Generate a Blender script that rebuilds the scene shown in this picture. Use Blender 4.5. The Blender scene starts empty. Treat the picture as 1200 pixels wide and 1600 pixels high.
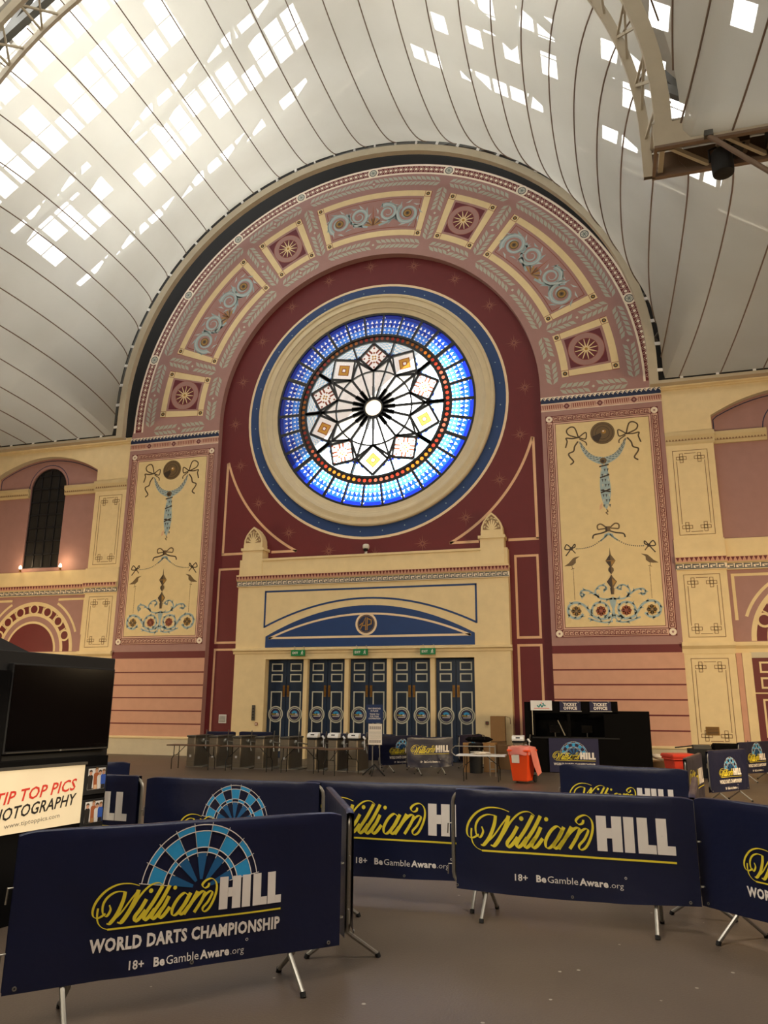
import bpy, math, random
from math import sin, cos, pi, radians, sqrt, atan2, hypot, exp
from mathutils import Vector, Matrix

random.seed(7)
SC = bpy.context.scene
COL = SC.collection

# ------------------------------------------------------------------ camera
YAW, PITCH, ROLL, FPX = -0.2815698, 0.2491613, 0.0072051, 1200.283
CAM = Vector((8.589, -27.632, 1.85))
fw = Vector((sin(YAW) * cos(PITCH), cos(YAW) * cos(PITCH), sin(PITCH)))
rt = Vector((cos(YAW), -sin(YAW), 0))
up = rt.cross(fw)
r2 = cos(ROLL) * rt + sin(ROLL) * up
u2 = -sin(ROLL) * rt + cos(ROLL) * up
cd = bpy.data.cameras.new('camera')
cam = bpy.data.objects.new('camera', cd)
COL.objects.link(cam)
cd.sensor_fit = 'VERTICAL'
cd.sensor_height = 36.0
cd.lens = FPX * 36.0 / 1600.0
cd.clip_end = 400
cam.matrix_world = Matrix(((r2.x, u2.x, -fw.x, CAM.x), (r2.y, u2.y, -fw.y, CAM.y), (r2.z, u2.z, -fw.z, CAM.z), (0, 0, 0, 1)))
SC.camera = cam

# ------------------------------------------------------------------ daylight, lamps, exposure
SKY = 7.0
w = bpy.data.worlds.new('sky')
SC.world = w
w.use_nodes = True
bg = w.node_tree.nodes['Background']
bg.inputs[0].default_value = (0.98, 0.98, 0.94, 1)
bg.inputs[1].default_value = SKY
SC.view_settings.view_transform = 'Standard'
SC.view_settings.look = 'None'
SC.view_settings.exposure = 0.0
SC.view_settings.gamma = 1.0
SC.view_settings.use_curve_mapping = False
SC.cycles.use_denoising = True
SC.cycles.max_bounces = 8
SC.cycles.diffuse_bounces = 4
SC.cycles.transparent_max_bounces = 12


def area(name, loc, target, sx, sy, power, col):
    d = bpy.data.lights.new(name, 'AREA')
    d.shape = 'RECTANGLE'
    d.size, d.size_y, d.energy, d.color = sx, sy, power, col
    o = bpy.data.objects.new(name, d)
    COL.objects.link(o)
    o.location = loc
    o.rotation_euler = (Vector(target) - Vector(loc)).to_track_quat('-Z', 'Y').to_euler()
    return o


# warm floods low in each aisle; the other area lamps are added fill
area('hall_floodlight', (2, -33, 10.5), (0, 0, 9), 9, 4, 1000, (1.0, 0.86, 0.68))  # added soft fill behind the camera, aimed at the end wall
area('aisle_floodlight_east', (17.5, -11, 4.0), (3, 0, 2.5), 1.6, 1.0, 900, (1.0, 0.74, 0.42))
area('aisle_floodlight_west', (-17.5, -9, 4.0), (-8, 0, 2.5), 1.6, 1.0, 620, (1.0, 0.74, 0.42))
area('entrance_floodlight', (13.5, -20, 7.0), (6, -21, 0), 2.0, 2.0, 330, (1.0, 0.90, 0.78))  # added fill from the right that brightens the foreground
area('nave_floodlight', (6.5, -23.8, 11.5), (6.5, -21.5, 0), 5, 4, 520, (1.0, 0.92, 0.82))  # added overhead fill for the near barriers and floor

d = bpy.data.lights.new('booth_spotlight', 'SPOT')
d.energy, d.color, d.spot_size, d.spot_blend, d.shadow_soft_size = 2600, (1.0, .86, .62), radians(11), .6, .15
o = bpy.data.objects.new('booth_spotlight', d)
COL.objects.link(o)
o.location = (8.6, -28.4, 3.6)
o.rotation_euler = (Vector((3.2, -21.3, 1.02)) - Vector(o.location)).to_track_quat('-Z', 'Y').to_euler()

# ------------------------------------------------------------------ materials
MATS = {}


def lin(c):
    return tuple((v / 12.92 if v <= 0.04045 else ((v + 0.055) / 1.055) ** 2.4) for v in c)


def rgb(h):
    return lin(tuple(int(h[i:i + 2], 16) / 255 for i in (0, 2, 4)))


def mat(name, h, rough=0.6, metal=0.0, var=0.10, scale=3.0, bump=0.0, spec=0.5, emit=0.0, bscale=None):
    """procedural surface: base colour broken up by noise, optional bump"""
    m = bpy.data.materials.new(name)
    m.use_nodes = True
    nt = m.node_tree
    b = nt.nodes['Principled BSDF']
    c = rgb(h)
    tc = nt.nodes.new('ShaderNodeTexCoord')
    nz = nt.nodes.new('ShaderNodeTexNoise')
    nz.inputs['Scale'].default_value = scale
    nz.inputs['Detail'].default_value = 4
    nt.links.new(tc.outputs['Object'], nz.inputs['Vector'])
    mx = nt.nodes.new('ShaderNodeMix')
    mx.data_type = 'RGBA'
    mx.inputs['A'].default_value = (*[v * (1 - var) for v in c], 1)
    mx.inputs['B'].default_value = (*[min(1, v * (1 + var)) for v in c], 1)
    nt.links.new(nz.outputs['Fac'], mx.inputs['Factor'])
    nt.links.new(mx.outputs['Result'], b.inputs['Base Color'])
    b.inputs['Roughness'].default_value = rough
    b.inputs['Metallic'].default_value = metal
    b.inputs['Specular IOR Level'].default_value = spec
    if emit:
        nt.links.new(mx.outputs['Result'], b.inputs['Emission Color'])
        b.inputs['Emission Strength'].default_value = emit
    if bump:
        n2 = nt.nodes.new('ShaderNodeTexNoise')
        n2.inputs['Scale'].default_value = bscale or scale * 8
        n2.inputs['Detail'].default_value = 6
        nt.links.new(tc.outputs['Object'], n2.inputs['Vector'])
        bp = nt.nodes.new('ShaderNodeBump')
        bp.inputs['Strength'].default_value = bump
        bp.inputs['Distance'].default_value = 0.02
        nt.links.new(n2.outputs['Fac'], bp.inputs['Height'])
        nt.links.new(bp.outputs['Normal'], b.inputs['Normal'])
    MATS[name] = m
    return m


for a in [
    ('cream', 'E3CD9E', .62), ('cream_line', 'EBD3B0', .6), ('stone', 'C9BFA6', .7), ('cream_stone', 'CDB98E', .65), ('moulding', 'D2C2A0', .6),
    ('panel', 'E2CB98', .62), ('pink', 'A37C77', .65), ('pink_light', 'D2AB98', .65), ('salmon', 'CB9A82', .65),
    ('maroon', '66191E', .6), ('maroon_deep', '641F2C', .6), ('brick', '8E4A3C', .6), ('pale', 'F0E2CE', .6), ('blue_paint', '113972', .5),
    ('navy_paint', '1B2A4E', .55), ('leaf', 'AEB0A2', .6), ('leaf_pale', 'C2C2B2', .6), ('scroll', '9AAEB2', .6),
    ('scroll_pale', 'B3BFC0', .6), ('gold', 'A87E34', .45), ('bronze', '6B5637', .5), ('bronze_dark', '3B2C1E', .5),
    ('flower_red', 'A2582F', .6), ('peach', 'DDB28C', .6), ('line_brown', '8A6A4A', .6), ('slate', '55595A', .6), ('star', '8F5A48', .6),
    ('sky_paint', '9DB3B8', .6), ('door_blue', '122842', .4), ('door_dark', '0D2034', .4),
    ('brass', '8E6A35', .35), ('void', '14110F', .8), ('roof_dark', 'B4AEA4', .8), ('steel_cream', 'B9AE98', .55), ('truss_brown', '7A6553', .6),
    ('steel', '9A9890', .38), ('steel_dark', '5E5C57', .45), ('galv', 'A09C92', .4), ('black', '0C0B0B', .75), ('black_gloss', '070707', .14), ('rubber', '151413', .8),
    ('navy', '17203F', .42), ('yellow', 'F0DC3C', .5), ('white', 'EFE8E0', .5), ('cyan', '2C9CD6', .5), ('cyan_dim', '1C5F93', .5),
    ('wood_top', '5A4230', .5), ('wood_edge', '6B4A33', .5), ('card', 'A67C4C', .8), ('card_dark', '7E5C38', .8),
    ('orange', 'F2501A', .35), ('pink_plastic', 'EE8C80', .3), ('red_plastic', 'C93A26', .4), ('paper', 'EDE3D4', .7), ('green', '0B7A45', .4),
    ('sign_blue', '17305E', .45), ('poster_navy', '221F42', .5), ('red_ink', 'D8392B', .5), ('ink', '1F1A17', .6), ('grey_ink', '7B7268', .6),
    ('gazebo', '2B2A2B', .85), ('booth', '171512', .8), ('skin', 'C79478', .6), ('jeans', '2D57B4', .6), ('shirt', 'D8D5D2', .6), ('sign_cream', 'FBE8C8', .55), ('teal', '2C8C8C', .6),
    ('glass_dark', '1E211C', .12), ('bar_dark', '17191F', .5), ('plastic_white', 'E6E6E6', .35), ('whitewash', 'FAFAF8', .8), ('camera_white', 'D8D4CB', .4),
]:
    mat(a[0], a[1], a[2])
for k in ('steel', 'galv', 'steel_dark', 'brass'):
    MATS[k].node_tree.nodes['Principled BSDF'].inputs['Metallic'].default_value = .75
mat('navy_pvc', '131A38', .34, bump=.32, scale=2, bscale=6, var=.15)
mat('turnstile_metal', '8A8172', .42, metal=.6, var=.18)
mat('tv_screen', '040404', .10, spec=.22)
mat('black_fabric', '0B0A0A', .95, spec=.1)
mat('lamp_glow', 'FFD9A0', .5, emit=9.0)


def glass_mat(name, c, t=1.0):
    m = bpy.data.materials.new(name)
    m.use_nodes = True
    nt = m.node_tree
    nt.nodes.clear()
    out = nt.nodes.new('ShaderNodeOutputMaterial')
    tr = nt.nodes.new('ShaderNodeBsdfTransparent')
    nz = nt.nodes.new('ShaderNodeTexNoise')
    nz.inputs['Scale'].default_value = 2.5
    tc = nt.nodes.new('ShaderNodeTexCoord')
    nt.links.new(tc.outputs['Object'], nz.inputs['Vector'])
    mx = nt.nodes.new('ShaderNodeMix')
    mx.data_type = 'RGBA'
    mx.inputs['A'].default_value = (*[v * .85 for v in c], 1)
    mx.inputs['B'].default_value = (*[min(1, v * 1.15) for v in c], 1)
    nt.links.new(nz.outputs['Fac'], mx.inputs['Factor'])
    nt.links.new(mx.outputs['Result'], tr.inputs['Color'])
    gl = nt.nodes.new('ShaderNodeBsdfGlossy')
    gl.inputs['Roughness'].default_value = .15
    ms = nt.nodes.new('ShaderNodeMixShader')
    ms.inputs[0].default_value = .03
    nt.links.new(tr.outputs[0], ms.inputs[1])
    nt.links.new(gl.outputs[0], ms.inputs[2])
    nt.links.new(ms.outputs[0], out.inputs[0])
    MATS[name] = m


glass_mat('g_deep', (.004, .012, .20))
glass_mat('g_navy', (.004, .012, .09))
glass_mat('g_mid', (.008, .055, .46))
glass_mat('g_light', (.05, .22, .78))
glass_mat('g_ice', (.42, .68, .95))
glass_mat('g_white', (.96, .97, .98))
glass_mat('g_red', (.22, .018, .008))
glass_mat('g_amber', (.28, .085, .008))
glass_mat('g_rust', (.24, .055, .03))
glass_mat('g_gold', (.50, .27, .04))
glass_mat('g_hub', (.90, .72, .55))


def fabric_mat():
    m = bpy.data.materials.new('ceiling_fabric')
    m.use_nodes = True
    nt = m.node_tree
    nt.nodes.clear()
    N = nt.nodes.new
    out = N('ShaderNodeOutputMaterial')
    tc = N('ShaderNodeTexCoord')
    nz = N('ShaderNodeTexNoise')
    nz.inputs['Scale'].default_value = .5
    nz.inputs['Detail'].default_value = 5
    nt.links.new(tc.outputs['Object'], nz.inputs['Vector'])
    mx = N('ShaderNodeMix')
    mx.data_type = 'RGBA'
    mx.inputs['A'].default_value = (*rgb('D2CDBF'), 1)
    mx.inputs['B'].default_value = (*rgb('E8E5DA'), 1)
    nt.links.new(nz.outputs['Fac'], mx.inputs['Factor'])
    df = N('ShaderNodeBsdfDiffuse')
    tl = N('ShaderNodeBsdfTranslucent')
    tp = N('ShaderNodeBsdfTransparent')
    gl = N('ShaderNodeBsdfGlossy')
    gl.inputs['Roughness'].default_value = .35
    nt.links.new(mx.outputs['Result'], df.inputs[0])
    nt.links.new(mx.outputs['Result'], tl.inputs[0])
    m1, m2, m3 = N('ShaderNodeMixShader'), N('ShaderNodeMixShader'), N('ShaderNodeMixShader')
    m1.inputs[0].default_value = .64
    nt.links.new(df.outputs[0], m1.inputs[1])
    nt.links.new(tl.outputs[0], m1.inputs[2])
    m2.inputs[0].default_value = .06
    nt.links.new(m1.outputs[0], m2.inputs[1])
    nt.links.new(gl.outputs[0], m2.inputs[2])
    m3.inputs[0].default_value = .23
    nt.links.new(m2.outputs[0], m3.inputs[1])
    nt.links.new(tp.outputs[0], m3.inputs[2])
    nt.links.new(m3.outputs[0], out.inputs[0])
    MATS['fabric'] = m


fabric_mat()


def floor_mat():
    m = mat('floor_asphalt', '564A3F', .46, var=.30, scale=.8, bump=.12, bscale=60)
    nt = m.node_tree
    b = nt.nodes['Principled BSDF']
    src = b.inputs['Base Color'].links[0].from_socket
    tc = [n for n in nt.nodes if n.type == 'TEX_COORD'][0]
    vo = nt.nodes.new('ShaderNodeTexVoronoi')
    vo.inputs['Scale'].default_value = 3.2
    nt.links.new(tc.outputs['Object'], vo.inputs['Vector'])
    lt = nt.nodes.new('ShaderNodeMath')
    lt.operation = 'LESS_THAN'
    lt.inputs[1].default_value = .045
    nt.links.new(vo.outputs['Distance'], lt.inputs[0])
    mx = nt.nodes.new('ShaderNodeMix')
    mx.data_type = 'RGBA'
    nt.links.new(lt.outputs[0], mx.inputs['Factor'])
    nt.links.new(src, mx.inputs['A'])
    mx.inputs['B'].default_value = (*rgb('A49B8C'), 1)
    nt.links.new(mx.outputs['Result'], b.inputs['Base Color'])


floor_mat()


# ------------------------------------------------------------------ mesh building
class MB:
    """collects faces with named materials, then links them as ONE mesh object"""

    def __init__(self):
        self.v, self.f, self.fm, self.mats = [], [], [], []

    def mi(self, m):
        if m not in self.mats:
            self.mats.append(m)
        return self.mats.index(m)

    def add(self, vs, fs, m):
        n = len(self.v)
        self.v += [tuple(p) for p in vs]
        k = self.mi(m)
        for f in fs:
            self.f.append([n + i for i in f])
            self.fm.append(k)
        return self

    def box(self, x0, x1, y0, y1, z0, z1, m):
        vs = [(x, y, z) for z in (z0, z1) for y in (y0, y1) for x in (x0, x1)]
        return self.add(vs, [(0, 2, 3, 1), (4, 5, 7, 6), (0, 1, 5, 4), (2, 6, 7, 3), (0, 4, 6, 2), (1, 3, 7, 5)], m)

    def bbox(self, x0, x1, y0, y1, z0, z1, m, b=.02):
        """box with chamfered vertical and top edges"""
        def ring(e, z):
            return [(x0 + e, y0, z), (x1 - e, y0, z), (x1, y0 + e, z), (x1, y1 - e, z), (x1 - e, y1, z), (x0 + e, y1, z), (x0, y1 - e, z), (x0, y0 + e, z)]
        def ins(z):
            return [(min(max(x, x0 + b), x1 - b), min(max(y, y0 + b), y1 - b), z) for x, y, _ in ring(b, z)]
        rings = [ring(b, z0), ring(b, z1 - b), ins(z1)]
        vs = sum(rings, [])
        fs = [tuple(range(7, -1, -1))]
        for k in range(2):
            for i in range(8):
                j = (i + 1) % 8
                fs.append((k * 8 + i, k * 8 + j, k * 8 + 8 + j, k * 8 + 8 + i))
        fs.append(tuple(16 + i for i in range(8)))
        return self.add(vs, fs, m)

    def prism(self, pts, axis, a, b, m):
        """extrude a 2-D outline along axis ('x','y','z') from a to b"""
        def P(p, t):
            return {'y': (p[0], t, p[1]), 'x': (t, p[0], p[1]), 'z': (p[0], p[1], t)}[axis]
        n = len(pts)
        vs = [P(p, a) for p in pts] + [P(p, b) for p in pts]
        fs = [tuple(range(n)), tuple(range(2 * n - 1, n - 1, -1))] + [(i, (i + 1) % n, n + (i + 1) % n, n + i) for i in range(n)]
        return self.add(vs, fs, m)

    def tube(self, path, r, m, n=8, closed=False, cap=True, r1=None):
        P = [Vector(p) for p in path]
        L = len(P)
        vs, fs = [], []
        up0 = None
        for i in range(L):
            a = P[i - 1] if (i > 0 or closed) else P[i]
            b = P[(i + 1) % L] if (i < L - 1 or closed) else P[i]
            t = (b - a).normalized()
            if up0 is None:
                up0 = Vector((0, 0, 1)) if abs(t.z) < .9 else Vector((1, 0, 0))
            s = t.cross(up0)
            if s.length < 1e-6:
                s = t.orthogonal()
            s.normalize()
            up0 = s.cross(t).normalized()
            rr = r if r1 is None else r + (r1 - r) * i / max(1, L - 1)
            for k in range(n):
                q = 2 * pi * k / n
                vs.append(P[i] + s * (rr * cos(q)) + up0 * (rr * sin(q)))
        for i in range(L if closed else L - 1):
            j = (i + 1) % L
            for k in range(n):
                l = (k + 1) % n
                fs.append((i * n + k, i * n + l, j * n + l, j * n + k))
        if cap and not closed:
            fs.append(tuple(range(n - 1, -1, -1)))
            fs.append(tuple((L - 1) * n + k for k in range(n)))
        return self.add(vs, fs, m)

    def bar(self, a, b, w_, h_, m):
        """rectangular bar between two points"""
        a, b = Vector(a), Vector(b)
        t = (b - a).normalized()
        u = Vector((0, 0, 1)) if abs(t.z) < .95 else Vector((0, 1, 0))
        s = t.cross(u).normalized()
        u = s.cross(t)
        vs = [p + s * (i * w_ / 2) + u * (j * h_ / 2) for p in (a, b) for j in (-1, 1) for i in (-1, 1)]
        return self.add(vs, [(0, 2, 3, 1), (4, 5, 7, 6), (0, 1, 5, 4), (2, 6, 7, 3), (0, 4, 6, 2), (1, 3, 7, 5)], m)

    def lathe(self, prof, m, n=24, c=(0, 0, 0), axis='z', a0=0, a1=2 * pi):
        full = abs(a1 - a0 - 2 * pi) < 1e-6
        k = n if full else n + 1
        vs, fs = [], []
        for i in range(k):
            q = a0 + (a1 - a0) * i / n
            for r, h in prof:
                if axis == 'z':
                    vs.append((c[0] + r * cos(q), c[1] + r * sin(q), c[2] + h))
                elif axis == 'y':
                    vs.append((c[0] + r * cos(q), c[1] + h, c[2] + r * sin(q)))
                else:
                    vs.append((c[0] + h, c[1] + r * cos(q), c[2] + r * sin(q)))
        L = len(prof)
        for i in range(n):
            j = (i + 1) % k
            for h in range(L - 1):
                fs.append((i * L + h, j * L + h, j * L + h + 1, i * L + h + 1))
        return self.add(vs, fs, m)

    def build(self, name, parent=None, smooth=False, kind=None, bev=0):
        me = bpy.data.meshes.new(name)
        me.from_pydata(self.v, [], self.f)
        for m in self.mats:
            me.materials.append(MATS[m])
        me.polygons.foreach_set('material_index', self.fm)
        if smooth:
            me.polygons.foreach_set('use_smooth', [True] * len(me.polygons))
        me.update()
        o = bpy.data.objects.new(name, me)
        COL.objects.link(o)
        if smooth:
            try:
                me.set_sharp_from_angle(angle=radians(40))
            except Exception:
                pass
        if bev:
            bm = o.modifiers.new('bevel', 'BEVEL')
            bm.width, bm.segments, bm.limit_method = bev, 2, 'ANGLE'
        if parent:
            o.parent = parent
        if kind:
            o['kind'] = kind
        return o


def struct(name, mb, parent=None, smooth=False):
    return mb.build(name, parent, smooth, 'structure')


def tag(o, label, cat, group=None, kind=None):
    o['label'], o['category'] = label, cat
    if group:
        o['group'] = group
    if kind:
        o['kind'] = kind
    return o


def thing(name, label, cat, loc=(0, 0, 0), rz=0.0, group=None):
    o = bpy.data.objects.new(name, None)
    o.empty_display_size = .2
    COL.objects.link(o)
    o.location, o.rotation_euler = loc, (0, 0, rz)
    return tag(o, label, cat, group)


def sempty(name):
    o = bpy.data.objects.new(name, None)
    COL.objects.link(o)
    o['kind'] = 'structure'
    return o


def dup(root, loc, rz, label, group=None):
    r = root.copy()
    COL.objects.link(r)
    r.location, r.rotation_euler = loc, (0, 0, rz)
    r['label'] = label
    if group:
        r['group'] = group
    for ch in list(root.children):
        c = ch.copy()
        COL.objects.link(c)
        c.parent = r
        for g in list(ch.children):
            d = g.copy()
            COL.objects.link(d)
            d.parent = c
    return r


# ------------------------------------------------------------------ flat ornament: outlines in a plane, sent through a mapping
def smooth_line(pts, k=5, closed=False):
    n = len(pts)
    out = []
    for i in range(n if closed else n - 1):
        g = lambda j: pts[j % n] if closed else pts[max(0, min(n - 1, j))]
        p0, p1, p2, p3 = g(i - 1), g(i), g(i + 1), g(i + 2)
        for s in range(k):
            t = s / k
            out.append(tuple(.5 * (2 * p1[d] + (p2[d] - p0[d]) * t + (2 * p0[d] - 5 * p1[d] + 4 * p2[d] - p3[d]) * t * t + (3 * p1[d] - p0[d] - 3 * p2[d] + p3[d]) * t ** 3) for d in (0, 1)))
    if not closed:
        out.append(tuple(pts[-1]))
    return out


class Art:
    def __init__(self, fn):
        self.mb, self.fn = MB(), fn   # fn(x, z, layer) -> 3-D point

    def poly(self, pts, m, l=0):
        self.mb.add([self.fn(p[0], p[1], l) for p in pts], [tuple(range(len(pts)))], m)

    def rect(self, x0, x1, z0, z1, m, l=0, n=1):
        for i in range(n):
            a, b = x0 + (x1 - x0) * i / n, x0 + (x1 - x0) * (i + 1) / n
            self.poly([(a, z0), (b, z0), (b, z1), (a, z1)], m, l)

    def frame(self, x0, x1, z0, z1, wd, m, l=0):
        self.rect(x0, x1, z0, z0 + wd, m, l)
        self.rect(x0, x1, z1 - wd, z1, m, l)
        self.rect(x0, x0 + wd, z0 + wd, z1 - wd, m, l)
        self.rect(x1 - wd, x1, z0 + wd, z1 - wd, m, l)

    def disc(self, x, z, r, m, l=0, n=20, rz=None):
        self.poly([(x + r * cos(2 * pi * i / n), z + (rz or r) * sin(2 * pi * i / n)) for i in range(n)], m, l)

    def ring(self, x, z, r0, r1, m, l=0, n=32, a0=0., a1=2 * pi):
        for i in range(n):
            a, b = a0 + (a1 - a0) * i / n, a0 + (a1 - a0) * (i + 1) / n
            self.poly([(x + r0 * cos(a), z + r0 * sin(a)), (x + r1 * cos(a), z + r1 * sin(a)), (x + r1 * cos(b), z + r1 * sin(b)), (x + r0 * cos(b), z + r0 * sin(b))], m, l)

    def stroke(self, pts, wd, m, l=0, closed=False, pen=None, taper=False):
        """polyline with mitred joins; pen=angle gives thick-and-thin lettering"""
        n = len(pts)
        L, R = [], []
        for i in range(n):
            a = pts[i - 1] if (i > 0 or closed) else pts[i]
            b = pts[(i + 1) % n] if (i < n - 1 or closed) else pts[i]
            dx, dz = b[0] - a[0], b[1] - a[1]
            d = hypot(dx, dz) or 1e-9
            dx, dz = dx / d, dz / d
            ww = wd
            if pen is not None:
                ww = wd * (.30 + .85 * abs(sin(atan2(dz, dx) - pen)) ** 1.5)
            if taper:
                ww *= max(.12, 1 - i / (n - 1)) if taper == 1 else max(.15, sin(pi * i / (n - 1)))
            if 0 < i < n - 1 or closed:
                e1 = (pts[i][0] - a[0], pts[i][1] - a[1])
                l1 = hypot(*e1) or 1e-9
                c = (e1[0] * dx + e1[1] * dz) / l1
                ww /= max(.55, c)
            L.append((pts[i][0] - dz * ww / 2, pts[i][1] + dx * ww / 2))
            R.append((pts[i][0] + dz * ww / 2, pts[i][1] - dx * ww / 2))
        for i in range(n if closed else n - 1):
            j = (i + 1) % n
            self.poly([R[i], R[j], L[j], L[i]], m, l)

    def curve(self, pts, wd, m, l=0, k=5, **kw):
        self.stroke(smooth_line(pts, k, kw.get('closed', False)), wd, m, l, **kw)

    def text(self, body, x, z, m, l=0, h=None, width=None, bold=0.0, shear=0.0, align='l', slope=0.0):
        vs, fs, tw, th = text_mesh(body, bold, shear)
        s = (width / tw) if width else h / .729
        sz = (h / .729) if h else s
        x0 = x - (s * tw / 2 if align == 'c' else 0)
        self.mb.add([self.fn(x0 + s * a, z + sz * b + slope * s * a, l) for a, b in vs], fs, m)
        return s * tw

    def build(self, name, parent=None, kind=None):
        return self.mb.build(name, parent, False, kind)


_TX = {}


def text_mesh(body, bold, shear):
    """outline lettering from Blender's built-in font as 2-D faces"""
    key = (body, bold, shear)
    if key not in _TX:
        cu = bpy.data.curves.new('lettering', 'FONT')
        cu.body, cu.size, cu.offset, cu.shear, cu.resolution_u = body, 1.0, bold, shear, 2
        cu.space_character = 1.0 + bold * 2.2
        o = bpy.data.objects.new('lettering', cu)
        COL.objects.link(o)
        bpy.context.view_layer.update()
        dg = bpy.context.evaluated_depsgraph_get()
        me = o.evaluated_get(dg).to_mesh()
        vs = [(v.co.x, v.co.y) for v in me.vertices]
        fs = [tuple(p.vertices) for p in me.polygons]
        bpy.data.objects.remove(o)
        bpy.data.curves.remove(cu)
        x0 = min(v[0] for v in vs)
        vs = [(a - x0, b) for a, b in vs]
        _TX[key] = (vs, fs, max(v[0] for v in vs), max(v[1] for v in vs))
    return _TX[key]


def on_y(y0, step=.004):
    return lambda x, z, l: (x, y0 - step * (l + 1), z)


def meander(A, x0, x1, z0, z1, n, wd, m, l=0, vertical=False):
    """Greek key run"""
    for i in range(n):
        if vertical:
            p = (z1 - z0) / n
            P = lambda u, v: (x0 + v * (x1 - x0), z0 + (i + u) * p)
        else:
            p = (x1 - x0) / n
            P = lambda u, v: (x0 + (i + u) * p, z0 + v * (z1 - z0))
        A.stroke([P(0, .06), P(0, .94), P(.74, .94), P(.74, .36), P(.36, .36), P(.36, .62)], wd, m, l)
        A.stroke([P(0, .06), P(1, .06)], wd, m, l)

# ================================================================== THE SETTING
ZC = 13.58          # centre of the arch
ZR = 13.69          # centre of the rose window
Y_RED = 0.30        # the maroon wall lies behind the arch and pilasters

# ---- floor
b = MB()
nx, ny = 14, 16
vs = [(-24 + 48 * i / nx, -46 + 48 * j / ny, 0) for j in range(ny + 1) for i in range(nx + 1)]
b.add(vs, [(j * (nx + 1) + i, j * (nx + 1) + i + 1, (j + 1) * (nx + 1) + i + 1, (j + 1) * (nx + 1) + i) for j in range(ny) for i in range(nx)], 'floor_asphalt')
struct('floor', b)

# ---- maroon end wall with the round opening
b = MB()
N = 96
RO = 4.97
vin, vout = [], []
for i in range(N):
    a = 2 * pi * i / N
    ca, sa = cos(a), sin(a)
    t = min((6.95 / abs(ca)) if abs(ca) > 1e-6 else 1e9, ((7.2 / sa) if sa > 1e-6 else (ZR / -sa if sa < -1e-6 else 1e9)))
    vin.append((RO * ca, Y_RED, ZR + RO * sa))
    vout.append((t * ca, Y_RED, ZR + t * sa))
b.add(vin + vout, [(i, (i + 1) % N, N + (i + 1) % N, N + i) for i in range(N)], 'maroon')
wall_end = struct('wall_end', b)
A = Art(on_y(Y_RED))
A.ring(0, ZR, 4.97, 5.42, 'blue_paint', 0, 96)
A.ring(0, ZR, 5.40, 5.50, 'cream_line', 1, 96)
for i in range(36):
    a = 2 * pi * (i + .5) / 36
    A.disc(5.19 * cos(a), ZR + 5.19 * sin(a), .025, 'sky_paint', 1, 6)
for i in range(20):   # painted stars round the window
    a = radians(1.5 + 18 * i)
    cx, cz = 6.13 * cos(a), ZR + (6.13 if sin(a) < 0 else 6.13 + .3 * sin(a)) * sin(a)
    if cz < 7.5:
        continue
    for k in range(12):
        q = 2 * pi * k / 12
        ln = .36 if k % 3 == 0 else (.27 if k % 3 == 1 else .20)
        A.poly([(cx + .05 * cos(q - .35), cz + .05 * sin(q - .35)), (cx + ln * cos(q), cz + ln * sin(q)), (cx + .05 * cos(q + .35), cz + .05 * sin(q + .35))], 'star', 0)
    A.disc(cx, cz, .04, 'maroon_deep', 1, 8)
for s in (-1, 1):
    # long spandrel outline: upright, foot line, curve concentric with the window
    A.stroke([(s * 6.36, 11.80), (s * 6.36, 7.88)], .10, 'peach', 0)
    A.stroke([(s * 6.41, 7.88), (s * 5.30, 7.88)], .10, 'peach', 0)
    A.stroke([(s * 4.20, 7.88), (s * 3.10, 7.88)], .10, 'peach', 0)
    a0, a1 = atan2(11.80 - ZR, 6.40), atan2(7.88 - ZR, 3.10)
    A.stroke([(s * 6.60 * cos(a0 + (a1 - a0) * i / 24), ZR + 6.60 * sin(a0 + (a1 - a0) * i / 24)) for i in range(25)], .10, 'peach', 0)
    x0, x1 = (5.49, 6.37) if s > 0 else (-6.50, -5.49)
    A.frame(x0, x1, 4.26, 7.30, .085, 'peach')
    A.frame(x0, x1, .30, 4.07, .085, 'peach')
A.build('painted_outlines', wall_end, 'structure')

# ---- moulded surround of the rose window
b = MB()
prof = [(4.98, .30), (4.98, .16), (4.93, .12), (4.86, .13), (4.84, .17), (4.76, .18), (4.70, .15), (4.62, .15), (4.60, .20), (4.52, .22), (4.48, .26), (4.42, .27), (4.40, .31), (4.33, .33), (4.28, .34), (4.23, .35), (4.21, .38), (4.16, .39), (4.16, .48)]
b.lathe(prof, 'moulding', 128, (0, 0, ZR), 'y')
struct('trim_1', b, None, True)

# ---- rose window
win = sempty('window_1')
RG = 4.17
YG = .42
P = lambda r, a: (RG * r * cos(a), RG * r * sin(a))


# the small white pieces sit in their own cut-outs, so cut the blue ground into pieces that do not overlap
class CutGlass:
    def __init__(self):
        self.mb = MB()

    def tri(self, p, q, r, ground, inner=None, k=.62):
        """a triangle of ground colour with a smaller triangle of inner colour set in it"""
        if not inner:
            self.poly([p, q, r], ground)
            return
        cx, cz = (p[0] + q[0] + r[0]) / 3, (p[1] + q[1] + r[1]) / 3
        s = [(cx + (v[0] - cx) * k, cz + (v[1] - cz) * k) for v in (p, q, r)]
        o = [p, q, r]
        self.poly(s, inner)
        for i in range(3):
            j = (i + 1) % 3
            self.poly([o[i], o[j], s[j], s[i]], ground)

    def poly(self, pts, m):
        self.mb.add([(x, YG, ZR + z) for x, z in pts], [tuple(range(len(pts)))], m)

    def sector(self, r0, r1, a0, a1, m, n=2):
        for i in range(n):
            s, t = a0 + (a1 - a0) * i / n, a0 + (a1 - a0) * (i + 1) / n
            self.poly([P(r0, s), P(r1, s), P(r1, t), P(r0, t)], m)


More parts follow.
